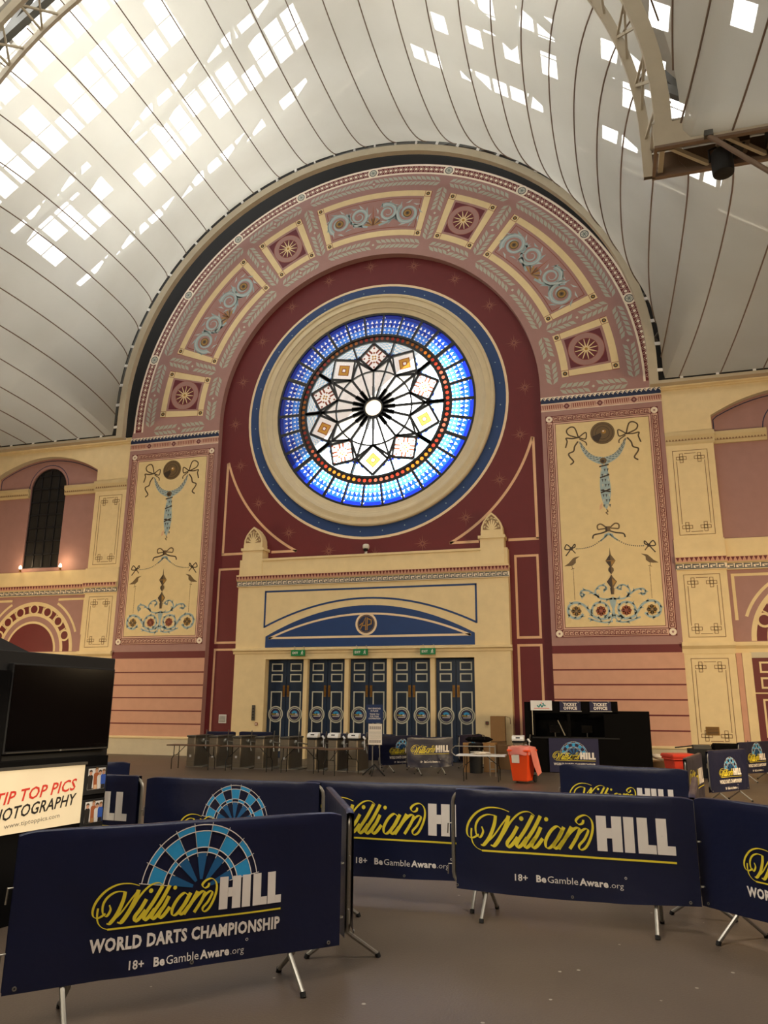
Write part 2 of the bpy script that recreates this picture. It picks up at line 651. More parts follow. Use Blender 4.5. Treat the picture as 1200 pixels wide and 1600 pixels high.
G = CutGlass()
for i in range(30):
    a0 = radians(90 + 12 * i)
    rr = [.775, .815, .857, .902, .952, 1.0]
    d = radians(12) / 4
    for j in range(5):
        c = ('g_light', 'g_light', 'g_mid', 'g_mid' , 'g_deep')[j]
        for k in range(4):
            # one cell = an upright triangle between two half triangles; white points step in towards the rim
            t0, t1 = a0 + d * k, a0 + d * (k + 1)
            tm = (t0 + t1) / 2
            up_w = 'g_white' if j < 4 else None
            if j == 4 and k in (1, 2):
                e = tm + d / 2 if k == 1 else tm - d / 2
                t_in = (t0, t1) if k == 1 else (t1, t0)
                G.tri(P(rr[4], t_in[1]), P(rr[5], t_in[1]), P(rr[4], tm), c, 'g_white', .6)
                G.poly([P(rr[4], tm), P(rr[5], t_in[1]), P(rr[5], t_in[0]), P(rr[4], t_in[0])], c)
                continue
            G.tri(P(rr[j], t0), P(rr[j], t1), P(rr[j + 1], tm), c, up_w, .62)
            G.tri(P(rr[j], t0), P(rr[j + 1], tm), P(rr[j + 1], t0), c if j != 2 or k else 'g_deep')
            G.tri(P(rr[j], t1), P(rr[j + 1], t1), P(rr[j + 1], tm), c)
# beaded ring
nb = 84
G.sector(.765, .775, 0, 2 * pi, 'g_navy', 90)
G.sector(.700, .712, 0, 2 * pi, 'g_navy', 90)
for i in range(nb):
    a, d = 2 * pi * i / nb, 2 * pi / nb
    m_ = ('g_red', 'g_rust', 'g_red', 'g_amber', 'g_amber')[(i // 3) % 5]
    ri, ro, t0, t1 = .712, .765, a, a + d
    rc, tc_ = .7385, a + d / 2
    qs = [2 * pi * k / 8 for k in range(8)]
    pts = [(rc + .018 * cos(q), tc_ + .32 * d * sin(q)) for q in qs]
    bd = [(rc + .0265 * cos(q) / max(abs(cos(q)), abs(sin(q))), tc_ + .5 * d * sin(q) / max(abs(cos(q)), abs(sin(q)))) for q in qs]
    G.poly([P(*p) for p in pts], m_)
    for k in range(8):
        G.poly([P(*pts[k]), P(*bd[k]), P(*bd[(k + 1) % 8]), P(*pts[(k + 1) % 8])], 'bar_dark')
# square lights between ring and hub
sq = []
for i in range(10):
    a = radians(90 + 36 * i)
    c0 = .535
    h = .150
    ctr = P(c0, a)
    ur, ut = (cos(a), sin(a)), (-sin(a), cos(a))
    S = lambda u, v, ctr=ctr, ur=ur, ut=ut: (ctr[0] + RG * (u * ur[0] + v * ut[0]), ctr[1] + RG * (u * ur[1] + v * ut[1]))
    sq.append(S)
    D = lambda q: [S(q, 0), S(0, q), S(-q, 0), S(0, -q)]

    def rng(q0, q1, m_):
        o_, i_ = D(q0), D(q1)
        for k in range(4):
            G.poly([o_[k], o_[(k + 1) % 4], i_[(k + 1) % 4], i_[k]], m_)
    if i % 2:
        rng(h, h * .94, 'g_rust')
        rng(h * .94, h * .52, 'g_white')
        rng(h * .52, h * .44, 'g_amber')
        rng(h * .44, h * .20, 'g_gold')
        rng(h * .20, h * .13, 'g_red')
        G.poly(D(h * .13), 'g_white')
    else:
        rng(h, h * .94, 'g_rust')
        n = 11
        g = h * .94 / n * 1.0
        # rotated grid of small lights: a patterned cross
        for iu in range(n):
            for iv in range(n):
                e = .94 * h
                f = lambda s_, t_: S(e * (s_ + t_ - 1), e * (s_ - t_))
                s0, s1, t0, t1 = iu / n, (iu + 1) / n, iv / n, (iv + 1) / n
                x_, y_ = abs(iu - 5), abs(iv - 5)
                m_ = 'g_white'
                if (x_ == 1 and y_ >= 3) or (y_ == 1 and x_ >= 3):
                    m_ = 'g_rust'
                elif x_ == 2 and y_ == 2:
                    m_ = 'g_amber'
                elif (x_ == 0 and y_ == 1) or (x_ == 1 and y_ == 0):
                    m_ = 'g_gold'
                elif x_ == y_ and x_ >= 4:
                    m_ = 'g_rust'
                G.poly([f(s0, t0), f(s1, t0), f(s1, t1), f(s0, t1)], m_)
# checkered ground between the squares and the ring
for i in range(10):
    S0, S1 = sq[i], sq[(i + 1) % 10]
    a = radians(90 + 36 * i)
    tip0, tip1 = S0(.150, 0), S1(.150, 0)
    mid = tuple((S0(0, .150)[d] + S1(0, -.150)[d]) / 2 for d in (0, 1))
    K = 6
    for half in (0, 1):
        tip = (tip0, tip1)[half]
        n = 7
        for r_ in range(n):
            for c_ in range(n):
                def F(u, v):
                    # u: from the square's edge out to the ring; v: from tip towards the valley
                    ed = tuple(tip[d] + (mid[d] - tip[d]) * v for d in (0, 1))
                    an = a + radians(18 * v) if half == 0 else a + radians(36 - 18 * v)
                    ou = P(.700, an)
                    return tuple(ed[d] + (ou[d] - ed[d]) * u for d in (0, 1))
                q = [F(r_ / n, c_ / n), F((r_ + 1) / n, c_ / n), F((r_ + 1) / n, (c_ + 1) / n), F(r_ / n, (c_ + 1) / n)]
                G.poly(q, 'g_ice' if (r_ + c_) % 2 else ('g_white' if r_ > 0 else 'g_deep'))
# inner fan and hub
for i in range(10):
    a = radians(90 + 36 * i)
    S0, S1 = sq[i], sq[(i + 1) % 10]
    v0, t0, t1, v1 = S0(0, .150), S0(-.150, 0), S1(-.150, 0), S1(0, -.150)
    G.poly([v0, t0, t1, v1], 'g_white')
    for k in range(2):
        aa, bb = a + radians(18 * k), a + radians(18 * (k + 1))
        am = a + radians(18)
        e0 = t0 if k == 0 else tuple((t0[d] + t1[d]) / 2 for d in (0, 1))
        e1 = tuple((t0[d] + t1[d]) / 2 for d in (0, 1)) if k == 0 else t1
        G.poly([P(.11, aa), e0, e1, P(.11, bb)], 'g_white')
G.sector(.085, .11, 0, 2 * pi, 'g_rust', 40)
G.poly([P(.085, 2 * pi * i / 40) for i in range(40)], 'g_hub')
G.mb.build('stained_glass', win, kind='structure')
# iron tracery
b = MB()


def iron(p, q, wd=.05, dp=.07):
    b.bar((p[0], YG - .02, ZR + p[1]), (q[0], YG - .02, ZR + q[1]), dp, wd * 2.0, 'bar_dark')


def iron_ring(r, wd, n=80):
    b.lathe([(RG * r - wd / 2, -.05), (RG * r + wd / 2, -.05), (RG * r + wd / 2, .02), (RG * r - wd / 2, .02), (RG * r - wd / 2, -.05)], 'bar_dark', n, (0, YG, ZR), 'y')


for i in range(30):
    a = radians(90 + 12 * i + 6)
    iron(P(.77, a), P(1.0, a), .075 if i % 5 == 0 else .055)
for i in range(20):
    a = radians(90 + 18 * i)
    iron(P(.10, a), P(.385 if i % 2 == 0 else .71, a), .05)
    iron(P(.10, a), P(.22, a), .085)
for i in range(10):
    S0, S1 = sq[i], sq[(i + 1) % 10]
    for p, q in ((S0(.15, 0), S0(0, .15)), (S0(0, .15), S0(-.15, 0)), (S0(-.15, 0), S0(0, -.15)), (S0(0, -.15), S0(.15, 0))):
        iron(p, q, .05)
    v0 = tuple((S0(0, .15)[d] + S1(0, -.15)[d]) / 2 for d in (0, 1))
    a = radians(90 + 36 * i + 18)
    iron(v0, P(.71, a), .08)
    iron(S0(0, .15), S1(-.15, 0), .045)
    iron(S1(0, -.15), S0(-.15, 0), .045)
for r_, wd in ((.385, .06), (.098, .13), (.705, .09), (.772, .10), (1.0, .09)):
    iron_ring(r_, wd)
struct('tracery', b, win)

# ---- the pink arch and its two pilasters: one slab with the opening cut out
KZ = .022
ell = lambda r, a: (r * (1 + KZ * sin(a) ** 2) * cos(a), ZC + r * (1 + KZ * sin(a) ** 2) * sin(a))
RI, RX = 6.72, 10.92
b = MB()
n = 72
inn = [(6.72, 0.0), (6.72, 13.09)] + [ell(RI, pi * i / n) for i in range(n + 1)] + [(-6.72, 13.09), (-6.72, 0.0)]
out = [(11.0, 0.0), (11.0, 13.09)] + [ell(RX, pi * i / n) for i in range(n + 1)] + [(-11.0, 13.09), (-11.0, 0.0)]
L = len(inn)
vs = [(x, 0, z) for x, z in inn] + [(x, 0, z) for x, z in out] + [(x, .34, z) for x, z in inn] + [(x, .34, z) for x, z in out]
fs = []
for i in range(L - 1):
    fs += [(i, L + i, L + i + 1, i + 1), (i, i + 1, 2 * L + i + 1, 2 * L + i), (L + i, 3 * L + i, 3 * L + i + 1, L + i + 1)]
b.add(vs, fs, 'pink')
wall_arch = struct('wall_arch', b)
A = Art(on_y(0.0))
E_ = lambda r, a: (ell(r, a)[0], ell(r, a)[1])


def arc_strip(r0, r1, a0, a1, m, l=0, n=24):
    for i in range(n):
        s, t = a0 + (a1 - a0) * i / n, a0 + (a1 - a0) * (i + 1) / n
        A.poly([E_(r0, s), E_(r1, s), E_(r1, t), E_(r0, t)], m, l)


R_ = radians
arc_strip(10.50, 10.88, R_(-.5), R_(180.5), 'maroon', 0, 90)
arc_strip(10.44, 10.52, R_(-.6), R_(180.6), 'pale', 1, 90)
arc_strip(10.82, 10.90, R_(-.6), R_(180.6), 'pale', 1, 90)
nd = 150
for i in range(nd):
    a = R_(180) * (i + .5) / nd
    p = R_(180) / nd
    A.poly([E_(10.60, a), E_(10.67, a + p * .32), E_(10.74, a), E_(10.67, a - p * .32)], 'pale', 1)
    for q in (-1, 1):
        A.stroke([E_(10.53, a + q * p * .08), E_(10.67, a + q * p * .5), E_(10.81, a + q * p * .08)], .018, 'pink_light', 1)
for i in range(1, 10):
    a = R_(18 * i)
    x, z = E_(10.67, a)
    A.disc(x, z, .24, 'pale', 2, 20)
    A.ring(x, z, .13, .17, 'slate', 3, 16)
    A.disc(x, z, .12, 'leaf_pale', 3, 12)
    for k in range(6):
        A.stroke([(x, z), (x + .11 * cos(k * pi / 3), z + .11 * sin(k * pi / 3))], .02, 'slate', 4)
# leaf garlands
def leaf_run(f, s0, s1, step=.205):
    """f(s) -> point; leaves in pairs, the two halves pointing to a bud in the middle"""
    Ln = 0
    K = 40
    pts = [f(s0 + (s1 - s0) * i / K) for i in range(K + 1)]
    Ln = sum(hypot(pts[i + 1][0] - pts[i][0], pts[i + 1][1] - pts[i][1]) for i in range(K))
    n_ = max(4, int(Ln / step))
    for i in range(n_):
        u = (i + .5) / n_
        if abs(u - .5) < .6 / n_:
            continue
        s = s0 + (s1 - s0) * u
        p, q = f(s), f(s + (s1 - s0) * .004)
        dx, dz = q[0] - p[0], q[1] - p[1]
        d = hypot(dx, dz)
        dx, dz = dx / d, dz / d
        if u > .5:
            dx, dz = -dx, -dz
        for sd in (-1, 1):
            nxx, nzz = -dz * sd, dx * sd
            V_ = lambda n_o, d_o: (p[0] + nxx * n_o + dx * d_o, p[1] + nzz * n_o + dz * d_o)
            st, m1_, tip, m2_ = V_(.02, -.08), V_(.10, -.005), V_(.225, .21), V_(.115, .135)
            m2_, m1_ = V_(.075, .13), V_(.185, .035)
            A.poly([st, m1_, tip, m2_], 'leaf', 0)
    mp = f((s0 + s1) / 2)
    A.poly([(mp[0] - .06, mp[1]), (mp[0], mp[1] - .06), (mp[0] + .06, mp[1]), (mp[0], mp[1] + .06)], 'leaf_pale', 0)


nodes = [-.6, 18.7, 54.5, 72.1, 107.5, 125.3, 161.4, 180.6]
for r_ in (10.13, 7.20):
    for i in range(7):
        a0, a1 = R_(nodes[i]), R_(nodes[i + 1])
        g_ = .18 / r_
        leaf_run(lambda s, r_=r_: E_(r_, s), a0 + g_, a1 - g_)
for a in nodes:
    leaf_run(lambda s, a=a: E_(s, R_(a)), 7.42, 9.92)
# framed panels
def panel(a0, a1, r0=7.69, r1=9.53):
    a0, a1 = R_(a0), R_(a1)
    h = .13
    da = lambda r: h / r
    arc_strip(r0 - h, r1 + h, a0 - da(r0), a1 + da(r0), 'brick', 0)
    arc_strip(r1 - h, r1 + h, a0 - da(r1), a1 + da(r1), 'cream', 1)
    arc_strip(r0 - h, r0 + h, a0 - da(r0), a1 + da(r0), 'cream', 1)
    arc_strip(r0 + h, r1 - h, a0 - da(8.6), a0 + da(8.6), 'cream', 1, 3)
    arc_strip(r0 + h, r1 - h, a1 - da(8.6), a1 + da(8.6), 'cream', 1, 3)
    arc_strip(r0 + h, r1 - h, a0 + da(8.6), a1 - da(8.6), 'pink', 1)
    for r in (r0, r1):
        for a in (a0, a1):
            for s in (-1, 1):
                if (s > 0) == (a == a0):
                    A.stroke([E_(r - h, a + s * da(r)), E_(r + h, a + s * da(r))], .022, 'brick', 2)
            A.stroke([E_(r + (h if r == r0 else -h), a - da(r)), E_(r + (h if r == r0 else -h), a + da(r))], .022, 'brick', 2)
            x, z = E_(r, a)
            A.disc(x, z, .085, 'bronze_dark', 3, 12)
            A.disc(x, z, .04, 'gold', 4, 8)
    return a0, a1


for a0, a1 in ((3.85, 15.3), (57.85, 68.9), (110.65, 122.05), (164.85, 176.15)):
    s, t = panel(a0, a1)
    am = (s + t) / 2
    arc_strip(7.92, 9.30, s + .024, t - .024, 'maroon_deep', 2)
    x, z = E_(8.61, am)
    A.disc(x, z, .66, 'pink', 3, 32)
    A.ring(x, z, .655, .68, 'brick', 4, 32)
    A.disc(x, z, .43, 'maroon_deep', 4, 28)
    A.ring(x, z, .43, .45, 'brick', 4, 28)
    for k in range(12):
        q = am + k * pi / 6
        A.poly([(x + .03 * cos(q + 1.57), z + .03 * sin(q + 1.57)), (x + .42 * cos(q + .03), z + .42 * sin(q + .03)), (x + .42 * cos(q - .03), z + .42 * sin(q - .03)), (x - .03 * cos(q + 1.57), z - .03 * sin(q + 1.57))], 'cream', 5)
    A.disc(x, z, .06, 'gold', 6, 10)
def spiral(c, r0, a0, turns, wd, m, l, sgn=1, n=26):
    A.stroke([(c[0] + r0 * (1 - .78 * i / n) * cos(a0 + sgn * 2 * pi * turns * i / n), c[1] + r0 * (1 - .78 * i / n) * sin(a0 + sgn * 2 * pi * turns * i / n)) for i in range(n + 1)], wd, m, l, taper=1)


for a0, a1 in ((21.95, 51.3), (75.4, 104.3), (128.65, 158.1)):
    s, t = panel(a0, a1)
    arc_strip(7.92, 9.30, s + .024, t - .024, 'brick', 2)
    arc_strip(7.95, 9.27, s + .028, t - .028, 'pink', 3)
    am = (s + t) / 2
    for sd in (-1, 1):
        c1, c2 = E_(8.58, am + sd * .175), E_(8.66, am + sd * .073)
        for c, rr, ou in ((c1, .50, 1), (c2, .42, 0)):
            base = am + (pi if sd > 0 else 0)
            spiral(c, rr, base - sd * .6, 1.75, .21, 'scroll', 4, -sd if ou else sd)
            spiral(c, rr * 1.03, base - sd * .5, 1.7, .07, 'scroll_pale', 5, -sd if ou else sd)
            for k in range(9):
                q = base + k * 2 * pi / 9
                p0 = (c[0] + rr * cos(q), c[1] + rr * sin(q))
                p1 = (c[0] + (rr + .17) * cos(q + sd * .35), c[1] + (rr + .17) * sin(q + sd * .35))
                A.poly([(p0[0] - .09 * sin(q), p0[1] + .09 * cos(q)), p1, (p0[0] + .09 * sin(q), p0[1] - .09 * cos(q))], 'scroll' if k % 2 else 'scroll_pale', 4)
        A.stroke([E_(8.95, am + sd * .135), E_(8.75, am + sd * .12), E_(8.45, am + sd * .115), E_(8.2, am + sd * .07), E_(8.1, am + sd * .03)], .10, 'scroll', 4)
        A.disc(c1[0], c1[1], .20, 'bronze', 6, 16)
        A.ring(c1[0], c1[1], .10, .15, 'gold', 7, 12)
        A.disc(c1[0], c1[1], .05, 'bronze_dark', 8, 8)
        for k in range(4):
            q = am + pi / 2 * 0 + sd * (k + .5) * .38
            p0 = E_(8.12, am)
            A.poly([p0, (p0[0] + .30 * cos(q - .12), p0[1] + .30 * sin(q - .12)), (p0[0] + .42 * cos(q), p0[1] + .42 * sin(q)), (p0[0] + .30 * cos(q + .12), p0[1] + .30 * sin(q + .12))], 'gold' if k % 2 else 'bronze', 5)
    A.stroke([E_(8.15, am), E_(9.05, am)], .06, 'flower_red', 5, taper=1)
# frieze at the springing, tall panels, striped dado
for s in (-1, 1):
    x0, x1 = (6.72, 11.0) if s > 0 else (-11.0, -6.72)
    xc = s * 8.86
    A.rect(x0, x1, 13.02, 13.22, 'pale', 0)
    A.rect(x0, x1, 12.96, 13.07, 'navy_paint', 1)
    n = 26
    p = (x1 - x0) / n
    for i in range(n):
        u = x0 + i * p
        A.poly([(u, 13.06), (u + p, 13.06), (u + p * .62, 13.14)], 'navy_paint', 1)
        A.stroke(smooth_line([(u + p * .1, 13.06), (u + p * .45, 13.15), (u + p * .8, 13.175), (u + p * .95, 13.12), (u + p * .78, 13.10)], 3), .045, 'navy_paint', 2, taper=1)
    A.rect(x0, x1, 12.66, 12.94, 'pink_light', 0)
    A.rect(x0, x1, 12.645, 12.665, 'pale', 1)
    A.rect(x0, x1, 12.935, 12.955, 'pale', 1)
    for i in range(54):
        q = x0 + (i + .5) * (x1 - x0) / 54
        if min(abs(q - (x0 + (x1 - x0) * t)) for t in (.22, .5, .78)) > .14:
            A.stroke([(q - .03, 12.72), (q - .03, 12.88), (q + .03, 12.88), (q + .03, 12.74)], .018, 'brick', 1)
    for t in (.22, .5, .78):
        q = x0 + (x1 - x0) * t
        A.poly([(q - .14, 12.8), (q, 12.67), (q + .14, 12.8), (q, 12.93)], 'pink', 1)
        A.ring(q, 12.8, .05, .09, 'maroon', 2, 12)
    # border of the tall panel
    bx0, bx1, bz0, bz1 = xc - 1.99, xc + 1.99, 4.25, 12.45
    ix0, ix1, iz0, iz1 = xc - 1.66, xc + 1.66, 4.58, 12.12
    A.rect(bx0, bx1, bz0, bz1, 'pale', 0)
    A.frame(bx0, bx1, bz0, bz1, .03, 'maroon', 1)
    A.frame(ix0 - .09, ix1 + .09, iz0 - .09, iz1 + .09, .03, 'maroon', 1)
    A.frame(ix0 - .06, ix1 + .06, iz0 - .06, iz1 + .06, .06, 'pink_light', 1)
    A.rect(ix0, ix1, iz0, iz1, 'panel', 1)
    A.frame(ix0, ix1, iz0, iz1, .018, 'maroon', 2)
    A.frame(bx0 + .03, bx1 - .03, bz0 + .03, bz1 - .03, .205, 'pink_light', 1)
    for zz in (bz0 + .135, bz1 - .135):
        meander(A, bx0 + .30, bx1 - .30, zz - .075, zz + .075, 20, .028, 'maroon', 2)
    for xx in (bx0 + .135, bx1 - .135):
        meander(A, xx - .075, xx + .075, bz0 + .30, bz1 - .30, 44, .028, 'maroon', 2, vertical=True)
    for xx in (bx0 + .13, bx1 - .13):
        for zz in (bz0 + .13, bz1 - .13):
            A.rect(xx - .13, xx + .13, zz - .13, zz + .13, 'maroon', 3)
            A.disc(xx, zz, .12, 'pale', 4, 16)
            A.disc(xx, zz, .04, 'pink', 5, 8)
    # painted trophy
    Q = lambda pts: [(xc + p[0], p[1]) for p in pts]
    M2 = lambda pts: [(xc - p[0], p[1]) for p in pts]
    A.disc(xc + .02, 11.62, .43, 'bronze', 2, 32)
    for rr, cc in ((.36, 'bronze_dark'), (.345, 'bronze'), (.25, 'bronze_dark'), (.235, 'bronze')):
        A.disc(xc + .02, 11.62, rr, cc, 3 if rr == .36 else (4 if rr == .345 else (5 if rr == .25 else 6)), 28)
    A.poly(Q([(-.36, 11.5), (-.05, 11.62), (-.02, 11.5), (-.15, 11.27), (-.30, 11.36)]), 'bronze_dark', 7)
    A.disc(xc + .07, 11.66, .08, 'gold', 7, 12)
    A.disc(xc + .05, 11.68, .03, 'pale', 8, 8)
    for F in (Q, M2):
        for pts, wd in (([(-.84, 11.52), (-.95, 11.89), (-1.1, 11.95), (-1.25, 11.83), (-1.18, 11.65), (-.87, 11.52)], .05), ([(-.84, 11.52), (-.6, 11.69), (-.55, 11.62), (-.6, 11.44), (-.84, 11.52)], .045), ([(-.84, 11.52), (-1.07, 11.5), (-1.28, 11.53), (-1.25, 11.4), (-1.32, 11.16)], .05), ([(-.86, 11.37), (-.99, 11.19), (-1.04, 11.01), (-1.21, 10.93), (-1.19, 10.81), (-1.06, 10.61), (-1.18, 10.5)], .055), ([(-.81, 11.46), (-.59, 11.31), (-.57, 11.19)], .04)):
            A.curve(F(pts), wd, 'bronze', 2, 4)
            A.curve([(p[0] + .012, p[1] - .012) for p in F(pts)], wd * .4, 'bronze_dark', 3, 4)
        o_ = smooth_line([(-.83, 11.36), (-.72, 10.98), (-.47, 10.63), (-.02, 10.38)], 6)
        i_ = smooth_line([(-.78, 11.34), (-.52, 10.94), (-.29, 10.76), (-.02, 10.69)], 6)
        for k in range(len(o_) - 1):
            A.poly(F([o_[k], o_[k + 1], i_[k + 1], i_[k]]), 'sky_paint', 2)
        for k in range(0, len(o_) - 1):
            for v in (.2, .5, .8):
                p0 = [o_[k][d] + (i_[k][d] - o_[k][d]) * v for d in (0, 1)]
                p1 = [o_[k + 1][d] + (i_[k + 1][d] - o_[k + 1][d]) * min(1, v + .12) for d in (0, 1)]
                A.stroke(F([p0, p1]), .022, 'slate' if (k + int(v * 10)) % 2 else 'leaf_pale', 3)
    A.disc(xc - .02, 10.56, .12, 'bronze', 4, 14)
    A.disc(xc - .04, 10.54, .06, 'bronze_dark', 5, 10)
    tas = smooth_line([(-.09, 10.40), (-.18, 9.80), (-.17, 9.25), (-.02, 8.75), (.14, 9.15), (.18, 9.52), (.14, 10.0), (.10, 10.40)], 5)
    A.poly(Q(tas), 'sky_paint', 2)
    for k in range(8):
        z = 10.25 - k * .19
        for v in (-.6, -.1, .4):
            A.poly(Q([(v * .2, z), (v * .2 + .03, z - .12), (v * .2 + .07, z)]), 'slate' if (k + int(v * 10)) % 3 else 'leaf_pale', 3)
    for z0, z1 in ((10.34, 10.40), (9.92, 10.02), (9.46, 9.38), (9.36, 9.48)):
        A.stroke(Q([(-.17, z0), (.16, z1)]), .05, 'bronze_dark', 4)
    A.curve(Q([(-.02, 8.75), (.03, 8.66), (-.04, 8.62), (.03, 8.55)]), .035, 'bronze', 3)
    A.poly(Q([(-.14, 9.0), (-.24, 8.9), (-.26, 8.72), (-.15, 8.8)]), 'peach', 2)
    # bow, chains, birds
    for F in (Q, M2):
        A.curve(F([(-.04, 8.05), (-.23, 8.21), (-.36, 8.17), (-.35, 8.03), (-.24, 8.03), (-.08, 8.05)]), .05, 'bronze', 2, 4)
        A.curve(F([(-.05, 7.95), (-.25, 7.88), (-.50, 7.83), (-.55, 7.70)]), .05, 'bronze_dark', 2, 4)
        ch = smooth_line([(-.25, 7.64), (-.55, 7.45), (-.87, 7.37), (-1.18, 7.36)], 5)
        for k in range(len(ch) - 1):
            A.disc(F([ch[k]])[0][0], ch[k][1], .022, 'slate', 2, 6)
        for k in range(5):
            q = .25 + k * .3
            A.poly(F([(-.06 - k * .05, 7.86 - k * .045), (-.12 - k * .05, 7.70 - k * .03), (-.03 - k * .05, 7.80 - k * .05)]), 'sky_paint', 2)
        A.poly(F([(0, 7.9), (-.14, 7.84), (-.17, 7.72), (0, 7.80)]), 'sky_paint', 2)
        A.curve(F([(-1.31, 7.39), (-1.46, 7.53), (-1.53, 7.37), (-1.34, 7.36), (-1.19, 7.53), (-1.18, 7.43), (-1.31, 7.37), (-1.40, 7.26), (-1.51, 7.12)]), .04, 'bronze_dark', 2, 4)
        A.stroke(F([(-1.30, 7.36), (-1.17, 7.20)]), .04, 'bronze', 2)
        A.disc(F([(-1.31, 7.37)])[0][0], 7.37, .06, 'bronze_dark', 3, 10)
        A.poly(F([(-1.59, 6.75), (-1.43, 6.85), (-1.26, 7.03), (-1.19, 7.06), (-1.03, 7.09), (-1.17, 6.99), (-1.18, 6.86), (-1.28, 6.77), (-1.40, 6.75)]), 'bronze', 2)
        A.stroke(F([(-1.32, 6.78), (-1.30, 6.64)]), .02, 'bronze', 2)
        A.stroke(F([(-1.36, 6.63), (-1.24, 6.66)]), .02, 'bronze', 2)
        for k in range(26):
            A.disc(F([(-1.28, 6)])[0][0], 6.60 - k * .042, .016, 'line_brown', 2, 6)
        # scrolls at the foot
        for pts, wd in (([(-.02, 5.55), (-.36, 5.55), (-.59, 5.71), (-.80, 5.85), (-1.02, 5.86), (-1.08, 5.73), (-1.0, 5.66), (-.93, 5.74)], .06), ([(-.46, 5.60), (-.58, 5.81), (-.42, 6.01), (-.24, 6.0), (-.19, 5.89), (-.31, 5.86)], .055), ([(-.02, 5.0), (-.34, 4.86), (-.64, 4.93), (-.78, 5.09), (-.98, 5.35), (-1.25, 5.45), (-1.47, 5.36), (-1.53, 5.14), (-1.43, 4.95), (-1.19, 4.90), (-1.02, 5.05)], .085), ([(-.73, 5.05), (-.70, 5.25), (-.58, 5.40), (-.34, 5.42), (-.17, 5.26), (-.18, 5.04), (-.33, 4.90)], .075), ([(-.05, 4.78), (-.30, 4.74), (-.56, 4.79), (-.86, 4.90)], .06)):
            A.curve(F(pts), wd, 'sky_paint', 2, 4)
            sm = smooth_line(F(pts), 2)
            for k in range(1, len(sm) - 1, 2):
                dx, dz = sm[k + 1][0] - sm[k][0], sm[k + 1][1] - sm[k][1]
                d = hypot(dx, dz) or 1
                sg = 1 if k % 4 == 1 else -1
                q = (sm[k][0] + sg * -dz / d * .11 + dx / d * .07, sm[k][1] + sg * dx / d * .11 + dz / d * .07)
                A.poly([(sm[k][0] - dx / d * .05, sm[k][1] - dz / d * .05), (sm[k][0] + dx / d * .05, sm[k][1] + dz / d * .05), q], 'sky_paint', 2)
        for fx, fz, c1_, c2_ in ((-1.25, 5.15, 'gold', 'bronze'), (-.42, 5.14, 'flower_red', 'brick')):
            cx_ = F([(fx, fz)])[0][0]
            for k in range(8):
                q = k * pi / 4
                A.disc(cx_ + .11 * cos(q), fz + .11 * sin(q), .065, c1_ if k % 2 else c2_, 3, 8)
            A.disc(cx_, fz, .07, c2_, 4, 10)
            A.disc(cx_, fz, .03, c1_, 5, 6)
    A.poly(Q([(-.10, 8.12), (.06, 8.12), (.08, 7.93), (-.10, 7.93)]), 'bronze', 3)
    A.poly(Q([(-.10, 8.12), (-.04, 8.12), (-.03, 7.93), (-.10, 7.93)]), 'bronze_dark', 4)
    A.poly(Q([(0, 5.62), (-.13, 5.55), (-.09, 5.35), (-.04, 5.2), (-.07, 4.95), (-.16, 4.75), (0, 4.9), (.14, 4.75), (.05, 4.95), (.03, 5.2), (.08, 5.35), (.12, 5.55)]), 'sky_paint', 2)
    fin = [(0, 7.36), (-.02, 7.1), (-.17, 6.88), (-.03, 6.67), (-.09, 6.60), (-.09, 6.52), (0, 6.40), (-.05, 6.3), (-.17, 6.14), (-.05, 5.95), (-.07, 5.9), (-.05, 5.7)]
    fr = [(-p[0], p[1]) for p in fin]
    A.poly(Q(fin + fr[::-1]), 'bronze', 4)
    A.poly(Q(fin + [(0, 5.7)]), 'bronze_dark', 5)
    A.stroke(Q([(-.17, 6.88), (.17, 6.88)]), .02, 'gold', 6)
    A.poly(Q([(.02, 6.85), (.14, 6.86), (.03, 6.72)]), 'gold', 6)
    A.poly(Q([(.01, 6.25), (.14, 6.14), (.03, 6.0)]), 'gold', 6)
    # striped dado
    A.rect(x0, x1, 3.70, 3.97, 'maroon', 0)
    A.rect(x0, x1, .70, 3.70, 'salmon', 0)
    for z in (3.15, 2.65, 2.16, 1.66, 1.17):
        A.rect(x0, x1, z - .025, z + .025, 'maroon', 1)
A.build('painted_ornament', wall_arch, 'structure')
b = MB()
for s in (-1, 1):
    x0, x1 = (6.66, 11.02) if s > 0 else (-11.02, -6.66)
    b.box(x0, x1, -.07, .1, 0, .60, 'stone')
    b.prism([(-.07, .60), (-.11, .62), (-.11, .66), (-.02, .70), (.1, .70), (.1, .60)], 'x', x0 - .02, x1 + .02, 'cream')
struct('baseboard_end', b)

# ---- entrance block
YP = -.20
b = MB()
for s in (-1, 1):
    xa, xb = sorted((s * 4.02, s * 5.31))
    b.box(xa, xb, YP, .32, 0, 7.50, 'cream')
    xa, xb = sorted((s * 4.33, s * 5.20))
    b.box(xa, xb, YP - .04, .30, 6.88, 7.86, 'cream')
    xa, xb = sorted((s * 4.26, s * 5.25))
    b.box(xa, xb, YP - .09, .30, 7.86, 7.97, 'cream')
    xa, xb = sorted((s * 4.36, s * 5.17))
    b.box(xa, xb, YP - .03, .25, 7.97, 8.13, 'cream')
    xc = s * 4.765
    og = [(-.40, 8.13), (.40, 8.13), (.39, 8.30), (.30, 8.52), (.16, 8.70), (0, 8.84), (-.16, 8.70), (-.30, 8.52), (-.39, 8.30)]
    b.prism([(xc + p[0], p[1]) for p in og], 'y', YP - .02, .24, 'cream')
b.box(-4.02, 4.02, YP, .32, 3.60, 7.50, 'cream')
b.box(-5.33, 5.33, YP - .04, .28, 6.84, 6.90, 'cream')
